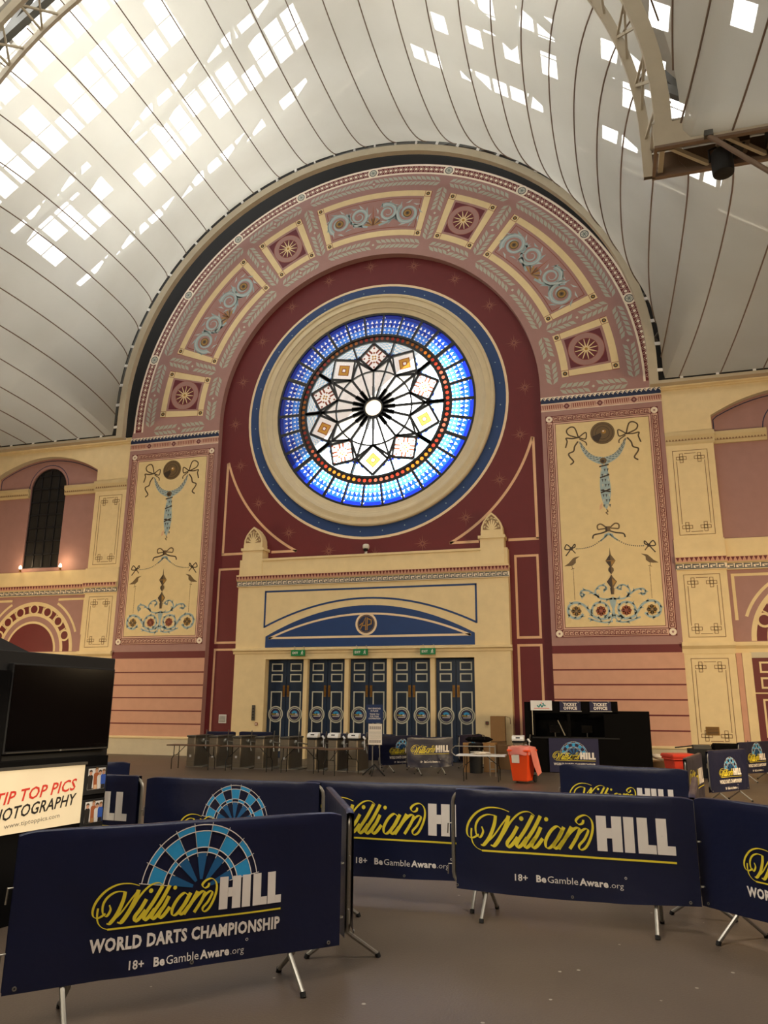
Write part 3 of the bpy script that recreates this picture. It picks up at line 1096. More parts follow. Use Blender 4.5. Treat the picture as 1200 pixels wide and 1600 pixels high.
b.prism([(YP, 3.80), (YP - .03, 3.82), (YP - .03, 3.90), (YP - .12, 3.93), (YP - .12, 3.99), (YP, 4.02)], 'x', -5.38, 5.38, 'cream')
b.prism([(YP, 7.42), (YP - .05, 7.44), (YP - .05, 7.52), (.3, 7.54), (.3, 7.42)], 'x', -4.36, 4.36, 'cream')
for x0, x1 in ((-2.5, -2.34), (-.86, -.70), (.77, .93), (2.39, 2.56)):
    b.box(x0, x1, -.08, .28, 0, 3.62, 'cream')
b.prism([(YP, 6.40), (YP - .06, 6.43), (YP - .06, 6.62), (YP - .12, 6.66), (YP - .15, 6.82), (YP - .15, 6.87), (YP, 6.87)], 'x', -5.36, 5.36, 'cream')
portico = struct('wall_portico', b)
A = Art(on_y(YP))
# framed tympanum
pan = lambda x: 4.83 + 1.0 * (1 - (x / 4.13) ** 2) ** 1.0
N = 30
xs = [-4.13 + 8.26 * i / N for i in range(N + 1)]
A.stroke([(-4.13, 4.80), (-4.13, 6.22)], .07, 'blue_paint', 1)
A.stroke([(4.13, 4.80), (4.13, 6.22)], .07, 'blue_paint', 1)
A.stroke([(-4.165, 6.20), (4.165, 6.20)], .07, 'blue_paint', 1)
A.stroke([(x, pan(x)) for x in xs], .07, 'blue_paint', 1)
ty = lambda x: 4.46 + 1.10 * (1 - (x / 4.06) ** 2)
xt = [-4.06 + 8.12 * i / N for i in range(N + 1)]
A.poly([(-4.06, 4.04), (4.06, 4.04)] + [(x, ty(x)) for x in xt[::-1]], 'blue_paint', 1)
tl = lambda x: 4.38 + .86 * (1 - (x / 3.92) ** 2)
xl = [-3.92 + 7.84 * i / N for i in range(N + 1)]
A.stroke([(x, tl(x)) for x in xl], .075, 'cream_line', 2)
A.stroke([(-3.92, 4.40), (3.92, 4.40)], .08, 'cream_line', 2)
A.disc(0, 4.86, .42, 'cream_line', 3, 32)
A.disc(0, 4.86, .34, 'navy_paint', 4, 32)
A.ring(0, 4.86, .30, .315, 'gold', 5, 32)
for pts in ([(-.22, 4.68), (-.02, 5.10), (-.02, 4.62)], [(-.17, 4.80), (-.02, 4.80)], [(.04, 4.62), (.04, 5.10)], [(.04, 5.06), (.20, 5.0), (.20, 4.86), (.04, 4.80)], [(-.26, 4.80), (-.14, 4.90)]):
    A.stroke(pts, .04, 'gold', 5)
A.build('painted_tympanum', portico, 'structure')
A = Art(on_y(YP - .06))
A.rect(-5.36, 5.36, 6.425, 6.625, 'pale', 0)
meander(A, -5.34, 5.34, 6.45, 6.61, 50, .034, 'slate', 1)
A.fn = lambda x, z, l: (x, YP - .121 - (z - 6.66) * .19 - .004 * (l + 1), z)
A.rect(-5.36, 5.36, 6.66, 6.82, 'salmon', 0)
for i in range(84):
    p = 10.72 / 84
    q = -5.36 + i * p
    A.poly([(q + .01, 6.81), (q + p / 2, 6.68), (q + p - .01, 6.81)], 'maroon', 1)
A.build('painted_key_pattern', portico, 'structure')
for s in (-1, 1):      # pierced palmettes in the end finials
    A = Art(on_y(YP - .02))
    xc = s * 4.765
    og = [(-.33, 8.19), (.33, 8.19), (.32, 8.31), (.24, 8.50), (.12, 8.65), (0, 8.76), (-.12, 8.65), (-.24, 8.50), (-.32, 8.31)]
    A.poly([(xc + p[0], p[1]) for p in og], 'line_brown', 0)
    for k in range(7):
        q = radians(12 + 26 * k)
        A.stroke(smooth_line([(xc, 8.20), (xc + .13 * cos(q), 8.20 + .18 * sin(q)), (xc + .25 * cos(q * .98), 8.21 + .40 * sin(q))], 3), .055, 'cream', 1)
        A.disc(xc + .25 * cos(q), 8.21 + .40 * sin(q), .05, 'cream', 1, 8)
    A.disc(xc, 8.24, .09, 'cream', 2, 12)
    A.build('palmette', portico, 'structure')

# ---- five pairs of doors
def door_pair(n, x0, x1):
    root = sempty('door_%d' % n)
    xm = (x0 + x1) / 2
    for a, c in ((x0 + .02, xm - .008), (xm + .008, x1 - .02)):
        wd = c - a
        b = MB()
        b.box(a, c, .12, .18, .02, 3.58, 'door_blue')
        lf = b.build('door_leaf', root, kind='structure')
        A = Art(on_y(.12, .006))
        u0, u1 = a + wd * .17, a + wd * .80
        if a > xm:
            u0, u1 = a + wd * .20, a + wd * .83
        for z0, z1 in ((3.16, 3.46), (2.76, 3.06)):
            A.rect(u0, u1, z0, z1, 'door_dark', 0)
            A.frame(u0, u1, z0, z1, .045, 'leaf_pale', 1)
        A.rect(u0, u1, .25, 2.42, 'door_dark', 0)
        A.frame(u0, u1, .25, 2.42, .045, 'leaf_pale', 1)
        cx = (u0 + u1) / 2
        A.disc(cx, 1.58, .30, 'leaf_pale', 2, 28)
        A.disc(cx, 1.58, .255, 'door_dark', 3, 28)
        A.build('panel_moulding', lf, 'structure')
        A = Art(on_y(.088, .003))
        A.disc(cx, 1.58, .23, 'leaf_pale', 0, 28)
        A.disc(cx, 1.58, .205, 'poster_navy', 1, 28)
        for k in range(5):
            q0, q1 = radians(20 + k * 28), radians(20 + k * 28 + 22)
            A.poly([(cx + .05 * cos(q0), 1.58 + .05 * sin(q0)), (cx + .13 * cos(q0), 1.58 + .13 * sin(q0)), (cx + .13 * cos(q1), 1.58 + .13 * sin(q1)), (cx + .05 * cos(q1), 1.58 + .05 * sin(q1))], 'cyan', 2)
        A.text('William', cx - .16, 1.555, 'yellow', 3, h=.055, width=.18, shear=.35)
        A.text('HILL', cx + .03, 1.55, 'white', 3, h=.065, width=.13, bold=.03)
        A.rect(cx - .13, cx + .14, 1.505, 1.525, 'white', 2)
        A.build('door_sticker', lf, 'structure')
        b = MB()
        hx = c - .075 if a < xm else a + .075
        b.box(hx - .045, hx + .045, .10, .12, 2.22, 2.64, 'brass')
        b.tube([(hx, .10, 2.30), (hx, .05, 2.32), (hx, .05, 2.54), (hx, .10, 2.56)], .013, 'brass', 6)
        b.build('door_handle', lf, kind='structure')


for i, (x0, x1) in enumerate(((-4.02, -2.5), (-2.34, -.86), (-.70, .77), (.93, 2.39), (2.56, 4.02))):
    door_pair(i + 1, x0, x1)
b = MB()
b.box(-4.05, 4.05, .19, .28, 0, 3.62, 'door_dark')
struct('trim_2', b)

# ---- side bays
def side_bay(s):
    nm = 'left' if s < 0 else 'right'
    b = MB()
    X = lambda v: s * v
    bx = lambda b, xa, xb, y0, y1, z0, z1, m: b.box(min(s * xa, s * xb), max(s * xa, s * xb), y0, y1, z0, z1, m)
    # wall with the big segmental recess
    yw, yr = .02, .30
    c = 15.30
    seg = [(c - 2.72 + 5.44 * i / 24) for i in range(25)]
    sz = lambda x: 11.95 + .80 * (1 - ((x - c) / 2.72) ** 2)
    # face above and beside the arch
    for i in range(24):
        xa, xb = seg[i], seg[i + 1]
        b.add([(X(xa), yw, sz(xa)), (X(xb), yw, sz(xb)), (X(xb), yw, 13.3), (X(xa), yw, 13.3)], [(0, 1, 2, 3)], 'cream')
        b.add([(X(xa), yw, sz(xa)), (X(xb), yw, sz(xb)), (X(xb), yr, sz(xb)), (X(xa), yr, sz(xa))], [(0, 1, 2, 3)], 'stone')
    for xa, xb in ((11.0, 12.58), (18.02, 22.0)):
        bx(b, xa, xb, yw, .4, 11.3, 13.3, 'cream')
    bx(b, 11.0, 12.58, yw, .4, 0, 11.4, 'cream')
    bx(b, 18.02, 22.0, yw, .4, 0, 11.4, 'cream')
    # pink field (left bay: the window opening is left out), band and sill
    wx0, wx1 = c - .94, c + .94
    if s < 0:
        bx(b, 12.58, wx0, yr, .4, 4.0, 12.8, 'pink')
        bx(b, wx1, 18.02, yr, .4, 4.0, 12.8, 'pink')
        bx(b, wx0, wx1, yr, .4, 4.0, 7.70, 'pink')
        n = 20
        for i in range(n):
            a0, a1 = pi * i / n, pi * (i + 1) / n
            p0, p1 = (c + .94 * cos(a0), 11.36 + .94 * sin(a0)), (c + .94 * cos(a1), 11.36 + .94 * sin(a1))
            b.add([(X(p0[0]), yr, p0[1]), (X(p1[0]), yr, p1[1]), (X(p1[0]), yr, 12.8), (X(p0[0]), yr, 12.8)], [(0, 1, 2, 3)], 'pink')
            b.add([(X(p0[0]), yr, p0[1]), (X(p1[0]), yr, p1[1]), (X(p1[0]), .5, p1[1]), (X(p0[0]), .5, p0[1])], [(0, 1, 2, 3)], 'pink')
    else:
        bx(b, 12.58, 18.02, yr, .4, 4.0, 12.8, 'pink')
    # cornices
    prof = lambda z, h, d: [(yw, z), (yw - d * .4, z + h * .15), (yw - d * .4, z + h * .45), (yw - d, z + h * .7), (yw - d, z + h), (.35, z + h), (.35, z)]
    b.prism(prof(13.02, .14, .12), 'x', X(11.0), X(22), 'cream')
    for xa, xb in ((11.0, 12.58), (18.02, 22)):
        b.prism(prof(10.92, .46, .10), 'x', X(xa - .0), X(xb + .05), 'cream_stone')
    for xa, xb in ((12.58, wx0 - .02), (wx1 + .02, 18.02)):
        b.prism([(p[0] + .2 if p[0] < .3 else p[0], p[1]) for p in prof(10.95, .42, .08)], 'x', X(xa), X(xb), 'cream_stone')
    for xa, xb, dy in ((10.98, 12.60, -.10), (12.60, 18.02, .10)):
        bx(b, xa, xb, dy + .02, .35, 6.87, 7.50, 'cream')
        b.prism([(dy + .06, 6.44), (dy + .04, 6.64), (dy - .06, 6.68), (dy - .08, 6.86), (dy - .08, 6.88), (.35, 6.88), (.35, 6.44)], 'x', X(xa), X(xb), 'cream')
        b.prism([(dy + .10, 3.64), (dy + .08, 3.80), (dy - .02, 3.90), (dy - .02, 4.02), (.35, 4.04), (.35, 3.64)], 'x', X(xa - .02), X(xb), 'cream')
    bx(b, 10.99, 12.58, -.03, .1, 0, .55, 'stone')
    root = struct('wall_%s' % nm, b)
    A = Art(on_y(yw))
    # cornice paint
    for xa, xb, dy in ((10.98, 12.60, -.10), (12.60, 18.0, .10)):
        A.fn = lambda x, z, l, dy=dy: (s * x, dy + .05 - (z - 6.44) * .1 - .004 * (l + 1), z)
        A.rect(xa, xb, 6.455, 6.645, 'pale', 0)
        meander(A, xa + .02, xb - .02, 6.475, 6.625, max(5, int((xb - xa) / .26)), .036, 'slate', 1)
        A.fn = lambda x, z, l, dy=dy: (s * x, dy - .06 - (z - 6.68) * .11 - .004 * (l + 1), z)
        A.rect(xa, xb, 6.69, 6.86, 'salmon', 0)
        n = int((xb - xa) / .14)
        for i in range(n):
            q = xa + (xb - xa) * i / n
            p = (xb - xa) / n
            A.poly([(q + .01, 6.85), (q + p / 2, 6.71), (q + p - .01, 6.85)], 'maroon', 1)
    # dentils under the impost band
    for xa, xb, y_ in ((11.0, 12.58, yw - .045), (12.60, wx0 - .04, .175), (wx1 + .04, 18.0, .175)):
        A.fn = lambda x, z, l, y_=y_: (s * x, y_ - .004 * (l + 1), z)
        n = int((xb - xa) / .10)
        for i in range(n):
            q = xa + (xb - xa) * i / n
            A.poly([(q, 11.06), (q + .05, 11.14), (q + .10, 11.06)], 'line_brown', 0)
    # pilaster panels with knotted corners
    A.fn = lambda x, z, l: (s * x, yw - .004 * (l + 1), z)
    for z0, z1 in ((7.66, 10.72), (4.18, 6.30), (.75, 3.50)):
        xa, xb = 11.20, 12.36
        A.frame(xa, xb, z0, z1, .022, 'line_brown', 0)
        k = .13
        A.stroke([(xa + .12, z0 + 3 * k), (xa + .12, z1 - 3 * k)], .022, 'line_brown', 0)
        A.stroke([(xb - .12, z0 + 3 * k), (xb - .12, z1 - 3 * k)], .022, 'line_brown', 0)
        A.stroke([(xa + 3 * k, z0 + .12), (xb - 3 * k, z0 + .12)], .022, 'line_brown', 0)
        A.stroke([(xa + 3 * k, z1 - .12), (xb - 3 * k, z1 - .12)], .022, 'line_brown', 0)
        for cx, sx in ((xa + .12, 1), (xb - .12, -1)):
            for cz, sz_ in ((z0 + .12, 1), (z1 - .12, -1)):
                for u, v in ((0, 1), (1, 0), (1, 1), (1, 2), (2, 1)):
                    p0, p1 = sorted((cx + sx * u * .11, cx + sx * (u + 1) * .11)), sorted((cz + sz_ * v * .11, cz + sz_ * (v + 1) * .11))
                    A.frame(p0[0] - .008, p0[1] + .008, p1[0] - .008, p1[1] + .008, .02, 'line_brown', 1)
    # painted blind arch below
    A.fn = lambda x, z, l: (s * x, yr - .004 * (l + 1), z)
    cz = 4.06
    A.ring(c, cz, 1.98, 2.14, 'cream', 0, 40, 0, pi)
    A.ring(c, cz, 1.66, 1.98, 'maroon', 0, 40, 0, pi)
    A.ring(c, cz, 1.52, 1.66, 'cream', 0, 40, 0, pi)
    for k in range(7):
        q = pi * (k + .0) / 6 if False else radians(22 + k * 22.7)
        A.ring(c + 1.82 * cos(q), cz + 1.82 * sin(q), .17, .25, 'cream', 1, 20)
        A.disc(c + 1.82 * cos(q), cz + 1.82 * sin(q), .17, 'maroon', 2, 16)
        A.stroke([(c + 1.66 * cos(q - .14), cz + 1.66 * sin(q - .14)), (c + 1.98 * cos(q - .14), cz + 1.98 * sin(q - .14))], .04, 'cream', 1)
    A.disc(c, cz, 1.30, 'cream', 0, 48)
    A.rect(c - 2.2, c + 2.2, 2.6, cz, 'pink', 1)
    A.ring(c, cz, 0, 1.20, 'maroon', 1, 36, 0, pi)
    for t in (-1, 1):
        xa = c + t * 2.52
        xo = c + t * 1.30
        crv = [(c + t * 2.36 * cos(q), cz + 2.36 * sin(q)) for q in [radians(20 + 40 * i / 8) for i in range(9)]]
        A.stroke([(xa, 4.75), (xa, 6.27), (xo - t * .1, 6.27)], .10, 'cream', 0)
        A.stroke(crv, .10, 'cream', 0)
    # outline above the impost band
    A.stroke([(c - 2.62, 11.46), (c - 2.62, 11.86)] + [(x, sz(x) - .10) for x in [c - 2.5 + 5.0 * i / 16 for i in range(17)]] + [(c + 2.62, 11.86), (c + 2.62, 11.46)], .035, 'navy_paint', 0)
    A.ring(c, 11.40, 1.02, 1.055, 'navy_paint', 0, 28, 0, pi)
    A.build('painted_ornament', root, 'structure')
    return root, c


wl, cL = side_bay(-1)
wr, cR = side_bay(1)

# ---- tall arched window, left bay
win2 = sempty('window_2')
b = MB()
cx = -cL
b.box(cx - .94, cx + .94, .44, .46, 7.70, 11.36, 'glass_dark')
b.add([(cx, .45, 11.36)] + [(cx + .94 * cos(pi * i / 20), .45, 11.36 + .94 * sin(pi * i / 20)) for i in range(21)], [(0, i + 1, i + 2) for i in range(20)], 'glass_dark')
b.build('window_pane', win2, kind='structure')
b = MB()
for x in (-.92, -.46, 0, .46, .92):
    zt = 11.36 + sqrt(max(0, .94 ** 2 - x * x))
    b.box(cx + x - .028, cx + x + .028, .37, .43, 7.70, zt, 'bar_dark')
for k in range(8):
    z = 7.73 + k * .605
    hw = .94 if z < 11.36 else sqrt(max(.01, .94 ** 2 - (z - 11.36) ** 2))
    b.box(cx - hw, cx + hw, .37, .43, z - .028, z + .028, 'bar_dark')
b.lathe([(.94, -.06), (.88, -.06), (.88, 0), (.94, 0)], 'bar_dark', 24, (cx, .43, 11.36), 'y', 0, pi)
b.build('window_frame', win2, kind='structure')

# ---- red door, right bay
d6 = sempty('door_6')
b = MB()
b.box(13.05, 15.6, .16, .28, 0, 3.62, 'maroon')
lf = b.build('door_leaf', d6, kind='structure')
A = Art(on_y(.16))
for x0 in (13.28, 14.05, 14.82):
    for z0, z1 in ((3.02, 3.38), (2.52, 2.88), (1.0, 2.2), (.12, .76)):
        A.frame(x0, x0 + .52, z0, z1, .06, 'cream', 0)
A.rect(13.05, 15.6, 2.36, 2.40, 'cream', 0)
A.build('panel_moulding', lf, 'structure')
b = MB()
b.box(12.60, 12.78, .08, .3, 0, 3.66, 'salmon')
b.box(12.78, 13.06, .04, .3, 0, 3.66, 'cream')
b.box(13.06, 15.6, .10, .3, 3.50, 3.68, 'stone')
b.box(15.6, 16.0, .04, .3, 0, 3.66, 'cream')
b.build('door_frame', d6, kind='structure')
b = MB()
b.box(14.0, 14.05, .08, .16, 1.35, 1.55, 'steel')
b.tube([(13.98, .10, 1.45), (13.86, .10, 1.45)], .012, 'steel', 6)
b.build('door_handle', d6, kind='structure')

# ---- the dark gable behind the arch, side walls and the far end of the hall (light tight)
b = MB()
vs, fs = [], []
n = 60
for i in range(n + 1):
    a = pi * i / n
    vs.append((7.3 * cos(a), .42, ZC + 7.3 * sin(a)))
    t = (30.96 - ZC) / (sin(a) + .7778 * abs(cos(a)))
    vs.append((t * cos(a), .42, ZC + t * sin(a)))
for i in range(n):
    fs.append((2 * i, 2 * i + 1, 2 * i + 3, 2 * i + 2))
b.add(vs, fs, 'void')
b.add([(-23, .42, 0), (-7.3, .42, 0), (-7.3, .42, ZC), (-23, .42, ZC)], [(0, 1, 2, 3)], 'void')
b.add([(23, .42, 0), (7.3, .42, 0), (7.3, .42, ZC), (23, .42, ZC)], [(0, 1, 2, 3)], 'void')
struct('wall_gable', b)
b = MB()
for s in (-1, 1):
    b.add([(s * 22.5, .42, 0), (s * 22.5, -46, 0), (s * 22.5, -46, 20), (s * 22.5, .42, 20)], [(0, 1, 2, 3)], 'pink')
b.add([(-22.5, -46, 0), (22.5, -46, 0), (22.5, -46, 33), (-22.5, -46, 33)], [(0, 1, 2, 3)], 'cream')
struct('wall_rear', b)

# ---- outer roof: two slopes with bands of glazing left open between the roof timbers
random.seed(3)
b = MB()
SL = hypot(22.5, 17.5)
ys = [(-46, -33, 0), (-33, -31, 1), (-31, -29, 0), (-29, -27, 1), (-27, -25.2, 0), (-25.2, -23, 1), (-23, -21.4, 0), (-21.4, -19.2, 1), (-19.2, -17.6, 0), (-17.6, -15.4, 1), (-15.4, -13.9, 0), (-13.9, -12.1, 1), (-12.1, -11.6, 0), (-11.6, -9.35, 1), (-9.35, -8.75, 0), (-8.75, -6.75, 1), (-6.75, -5.65, 0), (-5.65, -2.9, 1), (-2.9, -1.55, 0), (-1.55, -.75, 1), (-.75, .80, 0)]
for s in (-1, 1):
    RP = lambda d, y: (s * 22.5 * d / SL, y, 31.0 - 17.5 * d / SL)
    for y0, y1, op in ys:
        if not op:
            b.add([RP(0, y0), RP(SL, y0), RP(SL, y1), RP(0, y1)], [(0, 1, 2, 3)], 'roof_dark')
            continue
        b.add([RP(0, y0), RP(2.6, y0), RP(2.6, y1), RP(0, y1)], [(0, 1, 2, 3)], 'roof_dark')
        b.add([RP(17.4, y0), RP(SL, y0), RP(SL, y1), RP(17.4, y1)], [(0, 1, 2, 3)], 'roof_dark')
        rows = 17
        ncol = max(1, round((y1 - y0) / .95))
        for r in range(rows):
            d0 = 2.6 + 14.8 * r / rows
            d1 = 2.6 + 14.8 * (r + 1) / rows
            gap = d0 + (d1 - d0) * .80
            b.add([RP(gap, y0), RP(d1, y0), RP(d1, y1), RP(gap, y1)], [(0, 1, 2, 3)], 'roof_dark')
            for k in range(ncol):
                ya, yb = y0 + (y1 - y0) * k / ncol, y0 + (y1 - y0) * (k + 1) / ncol
                shut = random.random() < (.17 if s < 0 else .45)
                if shut:
                    b.add([RP(d0, ya), RP(gap, ya), RP(gap, yb), RP(d0, yb)], [(0, 1, 2, 3)], 'roof_dark')
                else:
                    b.add([RP(d0, ya), RP(gap, ya), RP(gap, ya + .06), RP(d0, ya + .06)], [(0, 1, 2, 3)], 'roof_dark')
roof = struct('roof', b)
b = MB()
for s in (-1, 1):
    for y in (-11.8, -6.2, -2.2, -17, -22):
        for d in (1, 5, 9, 13):
            p, q = (s * 22.5 * d / SL, y, 30.6 - 17.5 * d / SL), (s * 22.5 * (d + 3.6) / SL, y + .2, 28.8 - 17.5 * (d + 3.6) / SL)
            b.bar(p, q, .16, .22, 'steel_dark')
            b.bar((q[0], y, q[2]), (s * 22.5 * (d + 4) / SL, y, 30.8 - 17.5 * (d + 4) / SL), .14, .2, 'steel_dark')
        b.bar((s * .3, y, 28.7), (s * 21.5, y, 12.9), .22, .28, 'steel_dark')
b.build('roof_truss', roof, kind='structure')

# ---- the hung fabric vault: straight at the trusses, sagging and rounded between them
ZS, ZV = 12.98, 13.85           # level of the aisle edges; centre of the vault's arch


def vault_profile(R, dz=0.0):
    pts = []
    for i in range(26):
        pts.append((-22.0 + (22.0 - R) * i / 26, ZS))
    for i in range(4):
        pts.append((-R, ZS + (ZV - ZS) * i / 4))
    n = 72
    for i in range(n + 1):
        a = pi - pi * i / n
        pts.append((R * cos(a), ZV + R * sin(a)))
    pts += [(-p[0], p[1]) for p in pts[:30]][::-1]
    return pts


def resample(pts, step_n):
    d = [0]
    for i in range(1, len(pts)):
        d.append(d[-1] + hypot(pts[i][0] - pts[i - 1][0], pts[i][1] - pts[i - 1][1]))
    out, j = [], 0
    for k in range(step_n + 1):
        t = d[-1] * k / step_n
        while j < len(d) - 2 and d[j + 1] < t:
            j += 1
        u = (t - d[j]) / (d[j + 1] - d[j])
        out.append((pts[j][0] + (pts[j + 1][0] - pts[j][0]) * u, pts[j][1] + (pts[j + 1][1] - pts[j][1]) * u))
    return out


NU = 176


def mid_profile(pts, sag):
    q = [list(p) for p in pts]
    for _ in range(260):
        q = [q[0]] + [[(q[i - 1][d] + 2 * q[i][d] + q[i + 1][d]) / 4 for d in (0, 1)] for i in range(1, len(q) - 1)] + [q[-1]]
    out = []
    for x, z in q:
        r = hypot(x, z - ZV)
        if z > ZV - 1 and r > 1:
            k = min(1, (z - ZV + 1) / 4)
            x, z = x * (1 - k * sag / r), ZV + (z - ZV) * (1 - k * sag / r)
        out.append((x, z))
    return out


P_END = resample(vault_profile(11.02), NU)
P_T2 = resample(vault_profile(10.68), NU)
P_MID = mid_profile(P_END, .95)


def vault_pt(i, t, y0, y1, pa, pb):
    """i: index along the profile, t: 0..1 from the end wall towards the camera"""
    y = y0 + (y1 - y0) * t
    wa, wb = exp(-abs(y - y0) / 2.0), exp(-abs(y - y1) / 1.6)
    m = P_MID[i]
    x = m[0] + (pa[i][0] - m[0]) * wa + (pb[i][0] - m[0]) * wb
    z = m[1] + (pa[i][1] - m[1]) * wa + (pb[i][1] - m[1]) * wb
    return (x, y, z)


Y_R, Y_T = -1.26, -13.3
bays = ((Y_R, Y_T + .85, P_END, P_T2), (Y_T - .05, -26.5, P_T2, P_T2), (-26.6, -45.9, P_T2, P_T2))
NT = 28
ceiling = None
b = MB()
for y0, y1, pa, pb in bays:
    vs = [vault_pt(i, j / NT, y0, y1, pa, pb) for j in range(NT + 1) for i in range(NU + 1)]
    b.add(vs, [(j * (NU + 1) + i, j * (NU + 1) + i + 1, (j + 1) * (NU + 1) + i + 1, (j + 1) * (NU + 1) + i) for j in range(NT) for i in range(NU)], 'fabric')
ceiling = struct('ceiling', b, None, True)
b = MB()
arc = sum(hypot(P_END[i + 1][0] - P_END[i][0], P_END[i + 1][1] - P_END[i][1]) for i in range(NU))
st = 1.33 / (arc / NU)
for y0, y1, pa, pb in bays[:2]:
    for k in range(-26, 27):
        u = NU / 2 + k * st + .15
        i = int(u)
        if i < 1 or i >= NU - 1:
            continue
        f = u - i
        path = []
        for j in range(NT + 1):
            p, q = vault_pt(i, j / NT, y0, y1, pa, pb), vault_pt(i + 1, j / NT, y0, y1, pa, pb)
            c = [p[d] + (q[d] - p[d]) * f for d in range(3)]
            # a piped seam hangs just under the cloth
            r = hypot(c[0], c[2] - ZV)
            path.append((c[0] * (1 - .02 / r), c[1], c[2] - .02 * abs(c[2] - ZV) / r - .006))
        b.tube(path, .021, 'truss_brown', 5)
b.build('seam_piping', ceiling, kind='structure')

# ---- edge ring at the end wall, with its clips, and the beams along the aisle edges
def ring_beam(R0, R1, y0, y1, m, b, half=True):
    n = 72
    def pr(R):
        return [(R, ZS - .10), (R, ZV - .6)] + [(R * cos(pi * i / n), ZV + R * sin(pi * i / n)) for i in range(n + 1)] + [(-R, ZV - .6), (-R, ZS - .10)]
    i_, o_ = pr(R0), pr(R1)
    L = len(i_)
    vs = [(x, y0, z) for x, z in i_] + [(x, y0, z) for x, z in o_] + [(x, y1, z) for x, z in i_] + [(x, y1, z) for x, z in o_]
    fs = []
    for i in range(L - 1):
        fs += [(i, L + i, L + i + 1, i + 1), (2 * L + i, 2 * L + i + 1, 3 * L + i + 1, 3 * L + i), (i, i + 1, 2 * L + i + 1, 2 * L + i), (L + i, 3 * L + i, 3 * L + i + 1, L + i + 1)]
    b.add(vs, fs, m)


b = MB()
ring_beam(10.55, 10.85, -1.30, -1.05, 'steel_cream', b)
for s in (-1, 1):
    xa, xb = sorted((s * 10.55, s * 22))
    b.box(xa, xb, -1.31, -1.0, 12.79, 12.90, 'steel_cream')
t3 = struct('trim_3', b)
b = MB()
for i in range(38):
    a = pi * (i + .5) / 38
    p, q = (10.83 * cos(a), -1.30, ZV + 10.83 * sin(a)), (11.01 * cos(a), -1.27, ZV + 11.01 * sin(a))
    b.bar(p, q, .05, .11, 'plastic_white')
for s in (-1, 1):
    b.bar((s * 10.83, -1.30, 13.3), (s * 11.01, -1.27, 13.3), .05, .10, 'plastic_white')
    for k in range(9):
        x = s * (11.6 + k * 1.15)
        b.bar((x, -1.29, 12.88), (x, -1.27, 12.99), .10, .03, 'plastic_white')
b.build('edge_clips', t3, kind='structure')
# steelwork seen in the gap behind the ring
b = MB()
n = 40
for i in range(n):
    a, c = pi * i / n, pi * (i + 1) / n
    p = lambda r, q, y: (r * cos(q), y, ZV + r * sin(q))
    b.bar(p(11.5, a, -.5), p(11.5, c, -.5), .10, .14, 'steel_dark')
    b.bar(p(10.9, a, -.9) if i % 2 else p(11.6, a, -.5), p(11.6, c, -.4) if i % 2 else p(10.9, c, -.9), .05, .06, 'steel_dark')
struct('trim_4', b)

# ---- the next truss towards the camera: arch ribs, lacing and the beam over the aisle
b = MB()
ring_beam(10.17, 10.50, Y_T - .06, Y_T + .06, 'steel_cream', b)
ring_beam(9.95, 10.15, Y_T + .80, Y_T + .90, 'steel_cream', b)
n = 44
for i in range(n):
    a, c = pi * i / n, pi * (i + 1) / n
    p = lambda r, q, y: (r * cos(q), y, ZV + r * sin(q))
    b.bar(p(10.2, a, Y_T), p(10.05, c, Y_T + .85) if i % 2 else p(10.05, a, Y_T + .85), .05, .06, 'steel_cream')
    if i % 2:
        b.bar(p(10.05, a, Y_T + .85), p(10.2, c, Y_T), .05, .06, 'steel_cream')
for s in (-1, 1):
    x0, x1 = sorted((s * 10.12, s * 22))
    xi = s * 10.12
    b.box(x0, x1, Y_T - .07, Y_T + .04, 12.92, 13.45, 'steel_cream')
    b.box(x0, x1, Y_T - .075, Y_T + .02, 12.87, 12.93, 'truss_brown')
    b.box(x0, x1, Y_T + .86, Y_T + .96, 12.88, 13.45, 'truss_brown')
    b.box(min(xi, xi + s * .06), max(xi, xi + s * .06), Y_T, Y_T + .9, 12.88, 12.94, 'truss_brown')
    b.box(x0, x1, Y_T, Y_T + .9, 13.52, 13.56, 'roof_dark')
    for k in range(11):
        x = xi + s * (.12 + k * 1.1)
        b.box(min(x, x + s * .10), max(x, x + s * .10), Y_T, Y_T + .88, 12.96, 13.06, 'steel_cream')
        b.bar((x + s * .1, Y_T + .05, 13.0), (x + s * 1.0, Y_T + .85, 13.0), .07, .10, 'steel_cream')
struct('trim_5', b)
# dark light fittings inside the beam belong to the truss
# ---- outside: an added slab, shaped to darken the upper left of the rose
b = MB()
b.prism([(-14, 0), (-9, 0), (-9, 10.5), (2.4, 19.8), (2.4, 26), (-14, 26)], 'y', 5.5, 7.5, 'whitewash')
struct('wall_outside_tower', b)
b = MB()
b.add([(-60, .6, -.05), (60, .6, -.05), (60, 60, -.05), (-60, 60, -.05)], [(0, 1, 2, 3)], 'stone')
struct('ground', b)

